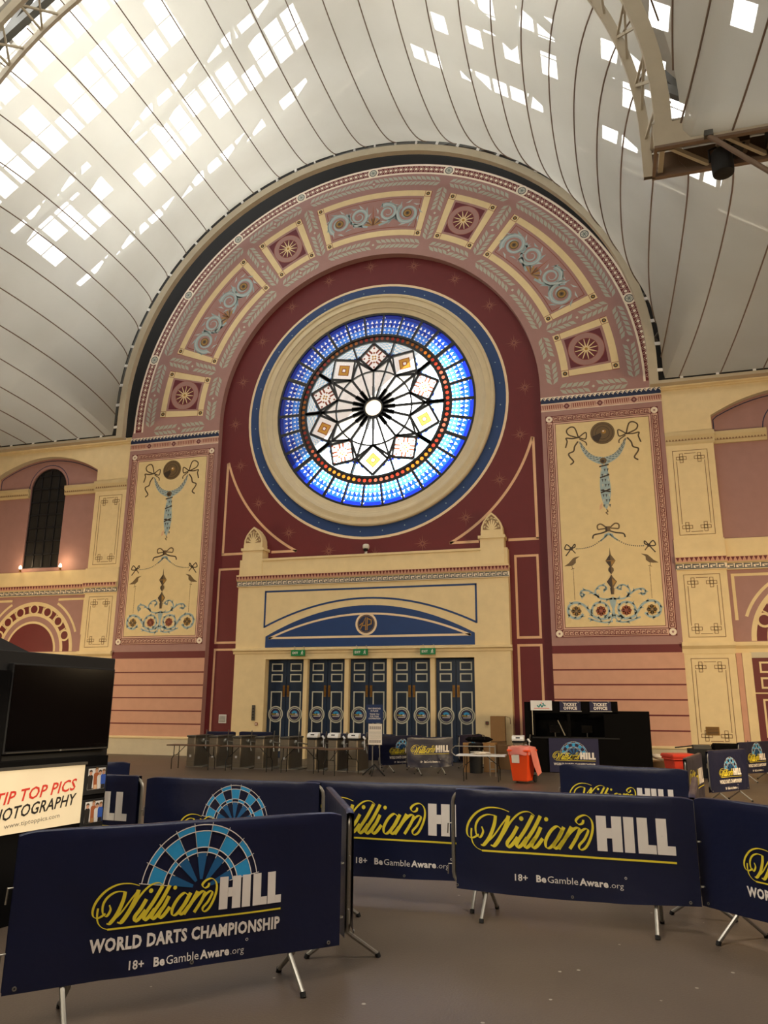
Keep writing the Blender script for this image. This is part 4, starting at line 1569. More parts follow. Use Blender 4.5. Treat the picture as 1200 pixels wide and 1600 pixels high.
# ================================================================== THE THINGS
# ---- crowd-control barriers with printed covers
W_UNIT = 1068.0
dk = lambda pts: [(x / W_UNIT - 45 / W_UNIT, (300 - (y - .053 * (x - 130))) / W_UNIT) for x, y in pts]
SCRIPT = [  # pen strokes of the script name: (points, width)
    ([(280, 108), (230, 90), (165, 86), (105, 108), (62, 152), (46, 195), (52, 228), (78, 238), (112, 222)], 9),
    ([(72, 190), (70, 225), (78, 262), (100, 288), (130, 302)], 8),
    ([(128, 182), (136, 208), (118, 236), (98, 218), (96, 175), (118, 140), (160, 121), (205, 127)], 9),
    ([(205, 127), (198, 170), (172, 232), (140, 272), (122, 272)], 15),
    ([(140, 272), (190, 232), (238, 172), (276, 128)], 6),
    ([(276, 128), (264, 170), (232, 232), (198, 276), (176, 274)], 17),
    ([(198, 276), (245, 222), (282, 165), (318, 128), (352, 110), (388, 110), (416, 130)], 8),
    ([(322, 182), (295, 226), (266, 262), (270, 284), (292, 272), (322, 236)], 15),
    ([(406, 128), (365, 196), (318, 262), (320, 286), (342, 274), (372, 238)], 15),
    ([(446, 130), (408, 196), (360, 264), (362, 288), (384, 276), (414, 240)], 15),
    ([(446, 186), (424, 228), (398, 266), (402, 289), (424, 278), (454, 242)], 15),
    ([(552, 196), (530, 182), (498, 204), (470, 250), (470, 284), (492, 286), (526, 250), (556, 200)], 13),
    ([(566, 186), (540, 234), (512, 270), (514, 290), (536, 282), (560, 254)], 15),
    ([(606, 184), (575, 236), (534, 292)], 15),
    ([(560, 256), (596, 214), (628, 190), (646, 196), (630, 236), (592, 292)], 13),
    ([(618, 250), (650, 210), (676, 194), (690, 204), (668, 246), (640, 276), (648, 296), (674, 284), (700, 240), (714, 190), (708, 150), (682, 128), (650, 134), (630, 154), (644, 172), (664, 166), (668, 150)], 10),
]
DOTS = [(344, 143, 12), (476, 147, 11)]


def logo(A, x, z, wd, l=1, thin=1.0):
    """script name in yellow, block name in white, rule underneath; (x, z) is the rule's left end"""
    f = lambda pts: [(x + p[0] * wd, z + p[1] * wd) for p in dk(pts)]
    for pts, t in SCRIPT:
        A.curve(f(pts), (t + 1.5) * thin / W_UNIT * wd, 'yellow', l, 3 if wd < .9 else 5, pen=radians(150))
    for a, c, r in DOTS:
        p = f([(a, c)])[0]
        A.disc(p[0], p[1], r / W_UNIT * wd, 'yellow', l, 10)
    A.stroke([(x + (.078 + .922 * i / 20) * wd, z - .002 * wd) for i in range(21)], .009 * wd, 'yellow', l)
    h0, h1 = z + .030 * wd, z + .190 * wd
    H = lambda a, c, e, g: A.rect(x + (a - 45) / W_UNIT * wd, x + (c - 45) / W_UNIT * wd, h0 + (h1 - h0) * e, h0 + (h1 - h0) * g, 'white', l)
    for a, c, e, g in ((732, 782, 0, 1), (808, 858, 0, 1), (782, 808, .37, .66), (868, 918, 0, 1), (934, 984, 0, 1), (984, 1022, 0, .25), (1026, 1076, 0, 1), (1076, 1113, 0, .25)):
        H(a, c, e, g)


def dartboard(A, x, z, R, l=1):
    for k in range(-6, 6):
        q0, q1 = radians(90 + k * 18 - 9 + 18), radians(90 + k * 18 + 9 + 18)
        q0, q1 = q0 - 2 * pi * 0, q1
        if min(sin(q0), sin(q1)) < .12:
            continue
        ev = (k + 1) % 2 == 0
        for r0, r1, on in ((.90, 1.0, not ev), (.64, .90, ev), (.56, .64, not ev), (.30, .56, ev), (.14, .30, ev)):
            if not on:
                continue
            n = 3
            for i in range(n):
                s, t = q0 + (q1 - q0) * i / n, q0 + (q1 - q0) * (i + 1) / n
                A.poly([(x + R * r0 * cos(s), z + R * r0 * sin(s)), (x + R * r1 * cos(s), z + R * r1 * sin(s)), (x + R * r1 * cos(t), z + R * r1 * sin(t)), (x + R * r0 * cos(t), z + R * r0 * sin(t))], 'cyan' if r0 > .3 else 'cyan_dim', l)
        for q in (q0, q1):
            A.stroke([(x + R * .5 * cos(q), z + R * .5 * sin(q)), (x + R * 1.04 * cos(q), z + R * 1.04 * sin(q))], .012 * R, 'white', l + 1)
    for r in (.56, .64, .90, 1.0):
        A.ring(x, z, R * (r - .008), R * (r + .008), 'white', l + 1, 28, radians(9), radians(171))


def aware(A, x, z, h, total, which, l=1):
    """the line of small print, total = overall width, centred on x: age mark, address, ring mark"""
    parts = (('18+', .02, .115), ('Be', .035, .088), ('Gamble', 0, .265), ('Aware', .035, .245), ('.org', -.012, .115))
    u = x - total / 2
    for i, (t, bd, wd) in enumerate(parts):
        if (i == 0) == (which == 0) and which < 2:
            A.text(t, u, z, 'white', l, h=h * (1.0 if i < 4 else .85), width=wd * total, bold=bd)
        u += wd * total + (.075 * total if i == 0 else .012 * total)
    if which == 2:
        A.ring(u + .01 * total, z + h * 1.5, h * .12, h * .18, 'white', l, 12)


PRINT_PARTS = ('printed_age_mark', 'printed_address', 'printed_ring_mark')


def barrier(p0, p1, style, label, h=1.10, seed=0, bare='', group='crowd barriers with printed navy covers'):
    L = hypot(p1[0] - p0[0], p1[1] - p0[1])
    root = thing('crowd_barrier', label, 'barrier', ((p0[0] + p1[0]) / 2, (p0[1] + p1[1]) / 2, 0), atan2(p1[1] - p0[1], p1[0] - p0[0]), group)
    H = L / 2
    z0 = .25
    ph = seed * 1.7
    # frame: rounded tube loop with infill rods
    b = MB()
    r = .10
    loop = []
    for cx, cz, a0 in ((H - r, h - .03 - r, 0), (-H + r, h - .03 - r, pi / 2), (-H + r, z0 + r, pi), (H - r, z0 + r, 3 * pi / 2)):
        loop += [(cx + r * cos(a0 + pi / 2 * k / 4), 0, cz + r * sin(a0 + pi / 2 * k / 4)) for k in range(5)]
    b.tube(loop, .019, 'galv', 8, closed=True)
    n = int(L / .14)
    for i in range(1, n):
        x = -H + L * i / n
        b.tube([(x, 0, z0), (x, 0, h - .03)], .006, 'galv', 5, cap=False)
    b.build('frame', root, True)
    for s in (-1, 1):
        for t in (-1, 1):
            x = s * (H - .33) + t * .02
            b = MB()
            b.tube([(x, 0, z0 + .06), (x, 0, z0 - .03), (x, t * .02, z0 - .06), (x, t * .27, .02)], .017, 'galv', 8)
            b.tube([(x, t * .262, .03), (x, t * .275, 0)], .021, 'rubber', 8)
            b.build('leg', root, True)
    # hooks for coupling
    for zz in (.78, .42):
        b = MB()
        b.tube([(-H, 0, zz), (-H - .05, 0, zz), (-H - .055, 0, zz - .09)], .007, 'galv', 6)
        b.build('coupling_hook', root, True)
        b = MB()
        b.tube([(H, 0, zz - .04), (H + .05, .02, zz - .04), (H + .06, 0, zz - .04), (H + .05, -.02, zz - .04), (H, 0, zz - .045)], .006, 'galv', 6)
        b.build('coupling_eye', root, True)
    # cover
    zb = .215

    def w_(u, z):
        q = (h - z) / (h - zb)
        v = .014 * sin(u * 3.1 + ph) * q + .010 * sin(u * 7.3 + 2 * ph + z * 3) * q + .005 * sin(z * 9 + ph + u * 2) * sin(pi * q)
        e = min(u + H, H - u)
        v += -.018 * exp(-e / .12) * (1 - .4 * q) + .012 * exp(-(z - zb) / .06) * sin(u * 4.4 + ph)
        return max(v, -.006)

    zbot = lambda u: zb + .012 * sin(u * 2.3 + ph) - .012 * cos(u / H * pi / 2)
    front = lambda u, z, l=-1: (u, -(.036 + w_(u, z)) - (.0035 + .0014 * l if l >= 0 else 0), z)
    b = MB()
    NX, NZ = 44, 14
    uL = -H + .035 if 'l' in bare else -H - .024
    uR = H - .035 if 'r' in bare else H + .024
    prof = []
    for j in range(NZ + 1):
        prof.append(('f', j / NZ))
    prof += [('t', k) for k in range(1, 5)]
    for j in range(NZ, -1, -1):
        prof.append(('b', j / NZ))
    vs = []
    for kind, q in prof:
        for i in range(NX + 1):
            u = uL + (uR - uL) * i / NX
            eg = max(0, abs(u) - (H - .09)) / .114
            hh = h - .02 * eg ** 2
            if kind == 't':
                a = pi * q / 5
                sag = .006 * sin(u * 9 + ph)
                vs.append((u, -.036 * cos(a), hh - .018 + (.018 + sag * .3) * sin(a)))
            else:
                z = zbot(u) + (hh - .018 - zbot(u)) * q
                x_, y_, z_ = front(u, z)
                vs.append((x_, y_ if kind == 'f' else -y_ * .9, z_))
    nr = len(prof)
    fs = [(j * (NX + 1) + i, j * (NX + 1) + i + 1, (j + 1) * (NX + 1) + i + 1, (j + 1) * (NX + 1) + i) for j in range(nr - 1) for i in range(NX)]
    b.add(vs, fs, 'navy_pvc')
    cover = b.build('banner_cover', root, True)
    if style:
        def sheet(name, draw):
            A = Art(front)
            draw(A)
            A.build(name, cover)
        k = L / 2.15
        if style == 'hill':
            wd = 1.86 * k
            sheet('printed_name', lambda A: logo(A, -wd / 2 - .005, .565, wd))
            for i_, nm_ in enumerate(PRINT_PARTS):
                sheet(nm_, lambda A: aware(A, .02 * k, .325, .058, 1.02 * k, i_))
        else:
            wd = 1.26 * k
            zl = .50
            sheet('printed_dartboard', lambda A: dartboard(A, -wd / 2 + .54 * wd, zl + .145 * wd, .315 * wd, 1))
            sheet('printed_name', lambda A: logo(A, -wd / 2, zl, wd, 4, 1.1))
            sheet('printed_title', lambda A: A.text('WORLD DARTS CHAMPIONSHIP', 0, zl - .125, 'white', 1, h=.074, width=wd, bold=.04, align='c'))
            for i_, nm_ in enumerate(PRINT_PARTS):
                sheet(nm_, lambda A: aware(A, .02, zl - .245, .052, .64 * wd, i_))
    for x in (-H * .96, 0.02, H * .94):
        b = MB()
        p = front(x, zbot(x) + .03, 0)
        b.lathe([(.006, -.004), (.013, -.004), (.013, .002), (.006, .002), (.006, -.004)], 'steel', 10, (p[0], p[1] - .001, p[2]), 'y')
        b.build('eyelet', cover)
    return root


G2 = 'crowd barriers with printed navy covers'
barrier((5.07, -23.38), (6.58, -21.88), 'darts', 'large navy dartboard barrier, nearest of all, in front of the black photo booth', seed=1)
barrier((6.64, -21.76), (5.86, -20.10), '', 'navy crowd barrier seen edge-on, joining the right end of the big dartboard barrier', seed=2)
barrier((7.06, -19.88), (9.20, -19.98), 'hill', 'navy barrier with the complete yellow and white name and small print, in the middle foreground', seed=3, bare='l')
barrier((5.42, -19.60), (7.57, -19.58), 'hill', 'navy barrier whose white letters are cut off by the one in front', seed=4)
barrier((3.68, -19.80), (5.70, -19.80), 'darts', 'navy barrier with only the top of its blue dartboard showing above the nearest barrier', seed=5, bare='r')
barrier((1.38, -19.62), (3.55, -19.74), 'hill', 'navy barrier beside the photo frames, only the last two white letters showing', seed=6, bare='r')
barrier((.55, -18.6), (2.12, -17.9), '', 'navy barrier top poking up behind the barrier with the two white letters', seed=7)
barrier((9.28, -19.84), (10.78, -21.38), 'darts', 'navy dartboard barrier cut off by the right edge of the view, turned toward the middle', seed=8)
barrier((9.24, -19.72), (9.47, -17.55), '', 'navy barrier seen edge-on between the middle foreground barrier and the one cut off at right', seed=9)
barrier((7.86, -16.0), (9.46, -16.42), 'hill', 'navy barrier standing behind the middle foreground barrier, lower half hidden', seed=10)
barrier((9.66, -13.9), (10.06, -12.1), 'hill', 'navy barrier turned sharply away beside the orange-red bin, letters squeezed by the angle', seed=11)
barrier((10.42, -9.9), (11.28, -8.75), 'darts', 'navy dartboard barrier in the right middle distance, front of the pair near the maroon door', h=1.04, seed=12)
barrier((11.75, -4.6), (12.75, -3.1), 'darts', 'navy dartboard barrier partly hidden behind another, close to the maroon door', h=1.02, seed=13)
barrier((2.92, -5.45), (4.02, -4.55), 'hill', 'small distant navy barrier with full logo, standing between poster stand and bin', h=1.03, seed=14)
barrier((1.95, -4.9), (2.86, -3.6), 'darts', 'distant navy barrier turned away just right of the poster stand', h=1.03, seed=15)
barrier((3.92, -2.8), (4.42, -1.6), 'darts', 'distant navy barrier turned away behind the black waste sack', h=1.03, seed=16)
barrier((-4.80, -3.0), (-3.74, -3.0), '', 'dark barrier behind the turnstiles, farthest left, before the maroon wall', h=1.02, seed=17)
barrier((-3.54, -3.0), (-2.40, -3.0), 'darts', 'dark barrier behind the turnstiles with a dartboard crown, before the left door pier', h=1.03, seed=18)
barrier((-.66, -2.9), (1.85, -2.9), '', 'long dark barrier behind the turnstiles in front of the middle doors', h=1.02, seed=19)

# ---- turnstiles
def turnstile(x, y, label, reader):
    t = thing('turnstile', label, 'turnstile', (x, y, 0), 0, 'turnstiles in front of the doors')
    b = MB()
    b.bbox(-.14, .14, 0, 1.15, .03, .90, 'turnstile_metal', .02)
    b.box(-.145, .145, -.004, .02, .16, .165, 'steel_dark')
    b.box(-.145, .145, -.004, .02, .70, .705, 'steel_dark')
    b.build('cabinet', t)
    b = MB()
    b.bbox(-.16, .16, -.02, 1.17, .90, .955, 'steel_dark' if not reader else 'black', .015)
    b.build('lid', t)
    b = MB()
    b.box(-.165, .44, .02, 1.2, 0, .03, 'galv')
    b.build('floor_plate', t)
    for k in range(3):
        a = radians(90 + 120 * k) + .35
        b = MB()
        b.tube([(.15, .50, .78), (.15 + .10, .50 + .1 * cos(a) * .4, .78 + .1 * sin(a) * .3), (.15 + .12 + .15 * abs(cos(a)), .50 + .34 * cos(a), .78 + .36 * sin(a))], .017, 'steel', 8)
        b.build('arm', t, True)
    b = MB()
    b.lathe([(0, .08), (.07, .07), (.08, 0)], 'steel', 14, (.14, .50, .78), 'x')
    b.build('arm_hub', t, True)
    if reader:
        b = MB()
        b.prism([(.0, .955), (.0, 1.0), (.05, 1.07), (.24, 1.10), (.24, .955)], 'x', -.17, .17, 'plastic_white')
        rd = b.build('ticket_reader', t)
        rd['label'] = 'white ticket reader box on top'
        b = MB()
        b.add([(-.06, .012, 1.018), (.06, .012, 1.018), (.06, .036, 1.052), (-.06, .036, 1.052)], [(0, 1, 2, 3)], 'black')
        b.build('reader_slot', rd)
        b = MB()
        b.tube([(.30, .2, .62), (.30, .2, .90)], .014, 'plastic_white', 6)
        b.tube([(.26, .2, 1.0), (.33, .17, .92)], .030, 'plastic_white', 6)
        b.build('scanner_arm', t)
    else:
        b = MB()
        b.box(-.035, .035, -.006, .0, .30, .37, 'plastic_white')
        b.build('direction_light', t)['label'] = 'small white indicator plate low on the front'
    return t


TL = ['first turnstile from the left end of the row, beside the striped wall', 'second turnstile from the left, before the maroon panel', 'third turnstile from the left, before the maroon panel edge', 'fourth turnstile from the left, before the cream door pier', 'fifth turnstile from the left, last one with a plain metal top', 'turnstile with a white reader on top, left of three in the row', 'turnstile with a white reader on top, middle one of three', 'turnstile with a white reader on top, just left of the poster stand']
for i, x in enumerate((-4.24, -3.47, -2.66, -1.89, -1.06, -.17, .49, 1.13)):
    turnstile(x, -5.0, 'grey steel ' + TL[i], i > 4)
turnstile(5.95, -4.6, 'steel turnstile with a white reader standing alone behind the orange bin', True)

# ---- folding tables
def folding_table(x, y, rz, ln, dp, label, top='wood_top', h=.71):
    t = thing('folding_table', label, 'table', (x, y, 0), rz, 'folding trestle tables in the hall')
    b = MB()
    b.bbox(-ln / 2, ln / 2, -dp / 2, dp / 2, h - .03, h, top, .008)
    b.build('table_top', t)
    for s in (-1, 1):
        xx = s * (ln / 2 - .22)
        b = MB()
        for e in (-1, 1):
            yy = e * (dp / 2 - .10)
            b.tube([(xx, yy, h - .03), (xx, yy, .40), (xx + s * .03, yy + e * .05, .30), (xx + s * .03, yy + e * .05, 0)], .013, 'black', 6)
        b.tube([(xx, -(dp / 2 - .10), .40), (xx, dp / 2 - .10, .40)], .010, 'black', 6)
        b.tube([(xx, 0, .40), (xx - s * .30, 0, h - .03)], .010, 'black', 6)
        b.build('folding_leg_frame', t, True)
    return t


folding_table(-3.72, -5.72, 0, 1.62, .5, 'brown folding table at the left end of the row in front of the turnstiles')
folding_table(-1.86, -5.74, 0, 1.70, .5, 'brown folding table, second from the left in the row before the turnstiles')
folding_table(-.22, -5.78, 0, 1.38, .5, 'brown folding table, third from the left in the row, behind the turned one')
folding_table(1.10, -5.93, radians(62), 1.30, .55, 'brown folding table turned crosswise, at the right end of the row of tables')
folding_table(5.20, -6.45, radians(3), 1.28, .65, 'pale-topped folding table beside the orange bin', top='plastic_white', h=.66)
t = thing('paper_pile', 'heap of white papers lying on the pale table beside the orange bin', 'papers', (5.2, -6.45, .661))
b = MB()
for k in range(6):
    q = k * .5
    c_, s_ = cos(q), sin(q)
    w2, h2 = .21, .15
    z = k * .011
    ps = [(c_ * a - s_ * e + .05 * sin(k * 2.1), s_ * a + c_ * e) for a, e in ((-w2, -h2), (w2, -h2), (w2, h2), (-w2, h2))]
    b.prism(ps, 'z', z, z + .0115, 'paper')
b.build('papers', t)

# ---- poster stand
t = thing('poster_stand', 'tripod stand with a navy notice above a white sheet, in front of the middle doors', 'sign stand', (2.09, -5.95, 0))
b = MB()
b.tube([(-.06, 0, .12), (-.06, 0, 1.95)], .018, 'steel', 8)
b.build('pole', t, True)
b = MB()
b.tube([(.16, .05, .10), (.12, .03, 1.0)], .012, 'steel', 6)
b.build('prop', t, True)
for k in range(5):
    a = radians(200 + k * 72)
    b = MB()
    b.tube([(0, 0, .30), (.34 * cos(a), .30 * sin(a), .015)], .018, 'black', 6)
    b.build('leg', t, True)
b = MB()
b.box(-.24, .25, -.045, -.02, 1.42, 1.93, 'sign_blue')
nb_ = b.build('notice_board', t)
A = Art(lambda x, z, l: (x, -.046 - .002 * l, z))
for body, z, wd in (('BAG SEARCHES', 1.80, .36), ('IN PLACE', 1.735, .22), ('THANK YOU', 1.645, .28), ('FOR YOUR', 1.585, .26), ('COOPERATION', 1.525, .35)):
    A.text(body, 0, z, 'white', 0, h=.042, width=wd, bold=.02, align='c')
A.build('notice_lettering', nb_)
b = MB()
b.box(-.17, .23, -.06, -.05, .83, 1.40, 'paper')
sh = b.build('white_sheet', t)
A = Art(lambda x, z, l: (x, -.061 - .002 * l, z))
for r_ in range(2):
    for c_ in range(6):
        A.rect(-.13 + c_ * .058, -.10 + c_ * .058, (1.25, .88)[r_], (1.33, .96)[r_], 'grey_ink', 0)
for r_ in range(7):
    A.rect(-.14, .20, 1.0 + r_ * .032, 1.004 + r_ * .032, 'grey_ink', 0)
A.build('printed_rows', sh)

# ---- wheelie bin with a pink liner lid
def wheelie(x, y, rz, label, k=1.0, sheet=True):
    t = thing('wheeled_bin', label, 'bin', (x, y, 0), rz)
    b = MB()
    lo = [(-.20, -.22), (.20, -.22), (.20, .24), (-.20, .24)]
    hi = [(-.27, -.30), (.27, -.30), (.27, .30), (-.27, .30)]
    vs = [(a * k, c * k, .05) for a, c in lo] + [(a * k, c * k, .80 * k) for a, c in hi]
    b.add(vs, [(3, 2, 1, 0), (0, 1, 5, 4), (1, 2, 6, 5), (2, 3, 7, 6), (3, 0, 4, 7)], 'orange' if sheet else 'red_plastic')
    b.build('bin_body', t, bev=.02)
    b = MB()
    b.bbox(-.30 * k, .30 * k, -.33 * k, .33 * k, .78 * k, .83 * k, 'orange' if sheet else 'red_plastic', .02)
    b.build('rim', t)
    b = MB()
    if sheet:
        n = 18
        vs = [(0, 0, .915)]
        for r_, z in ((.22, .91), (.33, .885), (.345, .80), (.335, .72)):
            for i in range(n):
                a = 2 * pi * i / n
                ca, sa = cos(a), sin(a)
                sq_ = 1 / max(abs(ca), abs(sa)) ** .7
                vs.append((r_ * .92 * sq_ * ca, r_ * sq_ * sa, z - .03 * abs(sin(2 * a)) * (z < .85) + .008 * sin(7 * a)))
        fs = [(0, 1 + i, 1 + (i + 1) % n) for i in range(n)]
        for j in range(3):
            fs += [(1 + j * n + i, 1 + (j + 1) * n + i, 1 + (j + 1) * n + (i + 1) % n, 1 + j * n + (i + 1) % n) for i in range(n)]
        b.add(vs, fs, 'pink_plastic')
        b.build('plastic_liner', t, True)['label'] = 'translucent pink liner folded over the rim'
        b = MB()
        b.add([(.31, -.22, .78), (.31, .24, .78), (.42, .26, .25), (.40, .02, .18), (.36, -.16, .45)], [(0, 1, 2, 3, 4)], 'pink_plastic')
        b.add([(.305, -.22, .78), (.305, .24, .78), (.415, .26, .25), (.395, .02, .18), (.355, -.16, .45)], [(4, 3, 2, 1, 0)], 'pink_plastic')
        b.build('hanging_liner', t)
        b = MB()
        b.add([(-.17, -.300, .50), (.03, -.300, .50), (.035, -.322, .70), (-.175, -.322, .70)], [(0, 1, 2, 3)], 'paper')
        b.build('paper_notice', t)['label'] = 'white paper taped to the front'
    else:
        b.bbox(-.31 * k, .31 * k, -.34 * k, .36 * k, .83 * k, .90 * k, 'red_plastic', .03)
        b.build('lid', t)
    for s in (-1, 1):
        b = MB()
        b.lathe([(0, -.025), (.09, -.025), (.10, 0), (.09, .025), (0, .025)], 'rubber', 14, (s * .24, .24, .10), 'x')
        b.build('wheel', t, True)
    return t


wheelie(6.28, -6.6, radians(-14), 'bright orange wheeled bin with a pink liner, standing left of the ticket office')
wheelie(9.98, -8.6, radians(18), 'red bin half hidden behind barriers in front of the right-hand pier', sheet=False)

# ---- cardboard and waste by the right door pier
def carton(x, y, rz, w_, d_, h_, label, z=0, flap=True, group='cardboard boxes by the right door pier', m='card'):
    t = thing('cardboard_box', label, 'box', (x, y, z), rz, group)
    b = MB()
    b.box(-w_ / 2, w_ / 2, -d_ / 2, d_ / 2, 0, h_, m)
    b.box(-.025, .025, -d_ / 2 - .002, d_ / 2 + .002, h_ - .001, h_ + .002, 'card_dark')
    b.build('box_body', t)
    if flap:
        b = MB()
        b.add([(w_ / 2, -d_ / 2, h_), (w_ / 2, d_ / 2, h_), (w_ / 2 + .16, d_ / 2, h_ - .05), (w_ / 2 + .16, -d_ / 2, h_ - .05)], [(0, 1, 2, 3)], 'card_dark')
        b.add([(w_ / 2 + .16, -d_ / 2, h_ - .05), (w_ / 2 + .16, d_ / 2, h_ - .05), (w_ / 2 + .17, d_ / 2, h_ - .25), (w_ / 2 + .17, -d_ / 2, h_ - .25)], [(0, 1, 2, 3)], 'card_dark')
        b.build('flap', t)
    return t


carton(4.92, -1.1, radians(8), .52, .5, .80, 'cardboard carton at the bottom of the stack against the cream pier', flap=False, m='card_dark')
carton(4.92, -1.1, radians(4), .48, .46, .79, 'tall brown carton with an open flap on top of the stack by the cream pier', z=.805)
carton(5.35, -2.2, radians(-20), .5, .4, .72, 'dark carton on the floor right of the carton stack', m='card_dark')
carton(4.33, -3.7, radians(3), .22, .3, .84, 'narrow upright carton left of the black waste sack', flap=False)
carton(4.98, -3.4, radians(-3), .36, .3, .84, 'upright carton right of the black waste sack', flap=False)
t = thing('waste_bin', 'black waste container with sack between two upright cartons', 'bin', (4.64, -4.0, 0))
b = MB()
b.lathe([(0, 0), (.19, 0), (.20, .5), (.215, .84), (.20, .84), (.19, .5), (0, .4)], 'black', 18)
b.build('container', t, True)
b = MB()
b.lathe([(.21, .84), (.225, .83), (.23, .72), (.235, .66)], 'black_gloss', 18)
b.build('sack_rim', t, True)
t = thing('holdall_bag', 'black soft bag lying on top of the upright cartons', 'bag', (4.66, -3.5, .85))
b = MB()
vs, fs = [], []
for i in range(9):
    u = -1 + 2 * i / 8
    rr = sqrt(max(.03, 1 - u ** 4))
    for k in range(12):
        a = 2 * pi * k / 12
        vs.append((.42 * u, .15 * rr * cos(a), .085 + .085 * rr * sin(a) * (1 + .1 * sin(5 * u))))
for i in range(8):
    for k in range(12):
        fs.append((i * 12 + k, i * 12 + (k + 1) % 12, (i + 1) * 12 + (k + 1) % 12, (i + 1) * 12 + k))
b.add(vs, fs + [tuple(range(12)), tuple(range(107, 95, -1))], 'black_fabric')
b.build('bag_body', t, True)
b = MB()
b.tube([(-.2, -.14, .08), (-.18, -.12, .20), (0, -.08, .24), (.18, -.12, .20), (.2, -.14, .08)], .012, 'black', 6)
b.build('handle', t, True)
t = thing('guard_rail', 'low steel hand rail in front of the cartons, left of the pale table', 'rail', (4.85, -5.1, 0))
b = MB()
b.tube([(-.62, 0, .80), (.52, 0, .80)], .016, 'galv', 8)
b.build('top_rail', t, True)
b = MB()
b.tube([(-.62, 0, .80), (-.72, 0, .72), (-.72, 0, .62), (-.62, 0, .54), (.52, 0, .54)], .016, 'galv', 8)
b.build('lower_rail', t, True)
for x in (.36, .52):
    b = MB()
    b.tube([(x, 0, 0), (x, 0, .84)], .020, 'galv', 8)
    b.build('post', t, True)
b = MB()
for z in (.2, .4, .6):
    b.tube([(.36, 0, z), (.52, 0, z)], .012, 'galv', 6)
b.build('rung', t, True)

# ---- ticket office
t = thing('ticket_office', 'long black ticket counter booth against the striped right wall', 'booth', (6.0, -3.0, 0))
b = MB()
b.box(0, .22, 0, .9, 0, 2.05, 'black_fabric')
b.box(.22, 2.76, 0, .10, 1.72, 2.07, 'black_fabric')
b.box(.22, .30, 0, .10, 1.0, 1.75, 'black_fabric')
b.box(1.28, 1.36, 0, .10, 1.0, 1.75, 'black_fabric')
b.box(2.34, 2.76, 0, .10, 1.0, 1.75, 'black_fabric')
b.box(.22, 2.76, .85, .90, 0, 2.05, 'black_fabric')
b.build('booth_shell', t)
b = MB()
b.box(.22, 2.76, 0, .25, 0, 1.0, 'black_fabric')
b.box(.22, 2.76, -.02, .30, .98, 1.02, 'black')
b.build('counter', t)
b = MB()
b.box(2.76, 3.64, 0, .9, 0, 1.79, 'black_fabric')
b.build('side_screen', t)
b = MB()
b.tube([(.86, .5, 1.02), (.86, .5, 1.2)], .02, 'steel_dark', 6)
b.box(.7, 1.02, .48, .51, 1.14, 1.36, 'black_gloss')
b.tube([(1.15, .55, 1.05), (.95, .55, 1.5)], .025, 'steel_dark', 6)
b.tube([(1.82, .5, 1.02), (1.82, .5, 1.2)], .02, 'steel_dark', 6)
b.box(1.66, 1.98, .48, .51, 1.14, 1.36, 'black_gloss')
b.build('till_screens', t)
for x0, body in ((1.07, 'a'), (1.95, 'b')):
    s_ = thing('office_sign', {'a': 'navy sign lettered in white over the left ticket window, next to the white sign', 'b': 'navy sign lettered in white over the right ticket window'}[body], 'sign', (6.0 + x0, -3.03, 1.77), 0, 'lettered signs over the ticket windows')
    b = MB()
    b.box(0, .62, 0, .025, .02, .30, 'poster_navy')
    b.build('sign_panel', s_)
    b = MB()
    b.box(0, .64, -.012, .02, -.005, .02, 'steel')
    b.build('light_strip', s_)
    for x in (.08, .54):
        b = MB()
        b.tube([(x, .0, .30), (x, -.05, .29), (x + .03, -.07, .26)], .012, 'steel', 6)
        b.build('clip_lamp', s_)
    A = Art(lambda x, z, l: (x, -.004 - .002 * l, z))
    A.text('TICKET', .31, .17, 'white', 0, h=.085, width=.40, bold=.04, align='c')
    A.text('OFFICE', .31, .06, 'white', 0, h=.085, width=.40, bold=.04, align='c')
    A.build('sign_lettering', s_)
t = thing('partner_sign', 'small white sign with a teal logo at the left end of the ticket booth', 'sign', (6.20, -3.05, 1.80))
b = MB()
b.box(0, .64, 0, .025, 0, .29, 'plastic_white')
b.build('sign_panel', t)
A = Art(lambda x, z, l: (x, -.004 - .002 * l, z))
A.curve([(.20, .15), (.25, .10), (.30, .17), (.34, .10), (.39, .16), (.45, .13)], .035, 'teal', 0, 5)
A.poly([(.30, .20), (.33, .25), (.345, .20)], 'red_ink', 0)
A.disc(.38, .20, .025, 'teal', 0, 8)
A.rect(.10, .56, .055, .07, 'red_ink', 0)
A.build('logo', t)
b = MB()
b.tube([(.04, .01, 0), (.04, .01, -.72)], .010, 'steel', 6)
b.build('sign_post', t, True)
t = thing('counter_poster', 'navy dartboard poster fixed to the front of the ticket counter', 'poster', (7.42, -3.04, .02))
b = MB()
b.box(-.72, .72, 0, .015, 0, .97, 'poster_navy')
pb = b.build('poster_board', t)
A = Art(lambda x, z, l: (x, -.002 - .0018 * (l + 1), z))
F3 = A.fn
dartboard(A, 0, .48, .40, 1)
A.build('printed_dartboard', pb)
A = Art(F3)
logo(A, -.62, .34, 1.24, 4, 1.15)
A.build('printed_name', pb)
A = Art(F3)
A.text('WORLD DARTS CHAMPIONSHIP', 0, .20, 'white', 1, h=.07, width=1.2, bold=.03, align='c')
A.build('printed_title', pb)

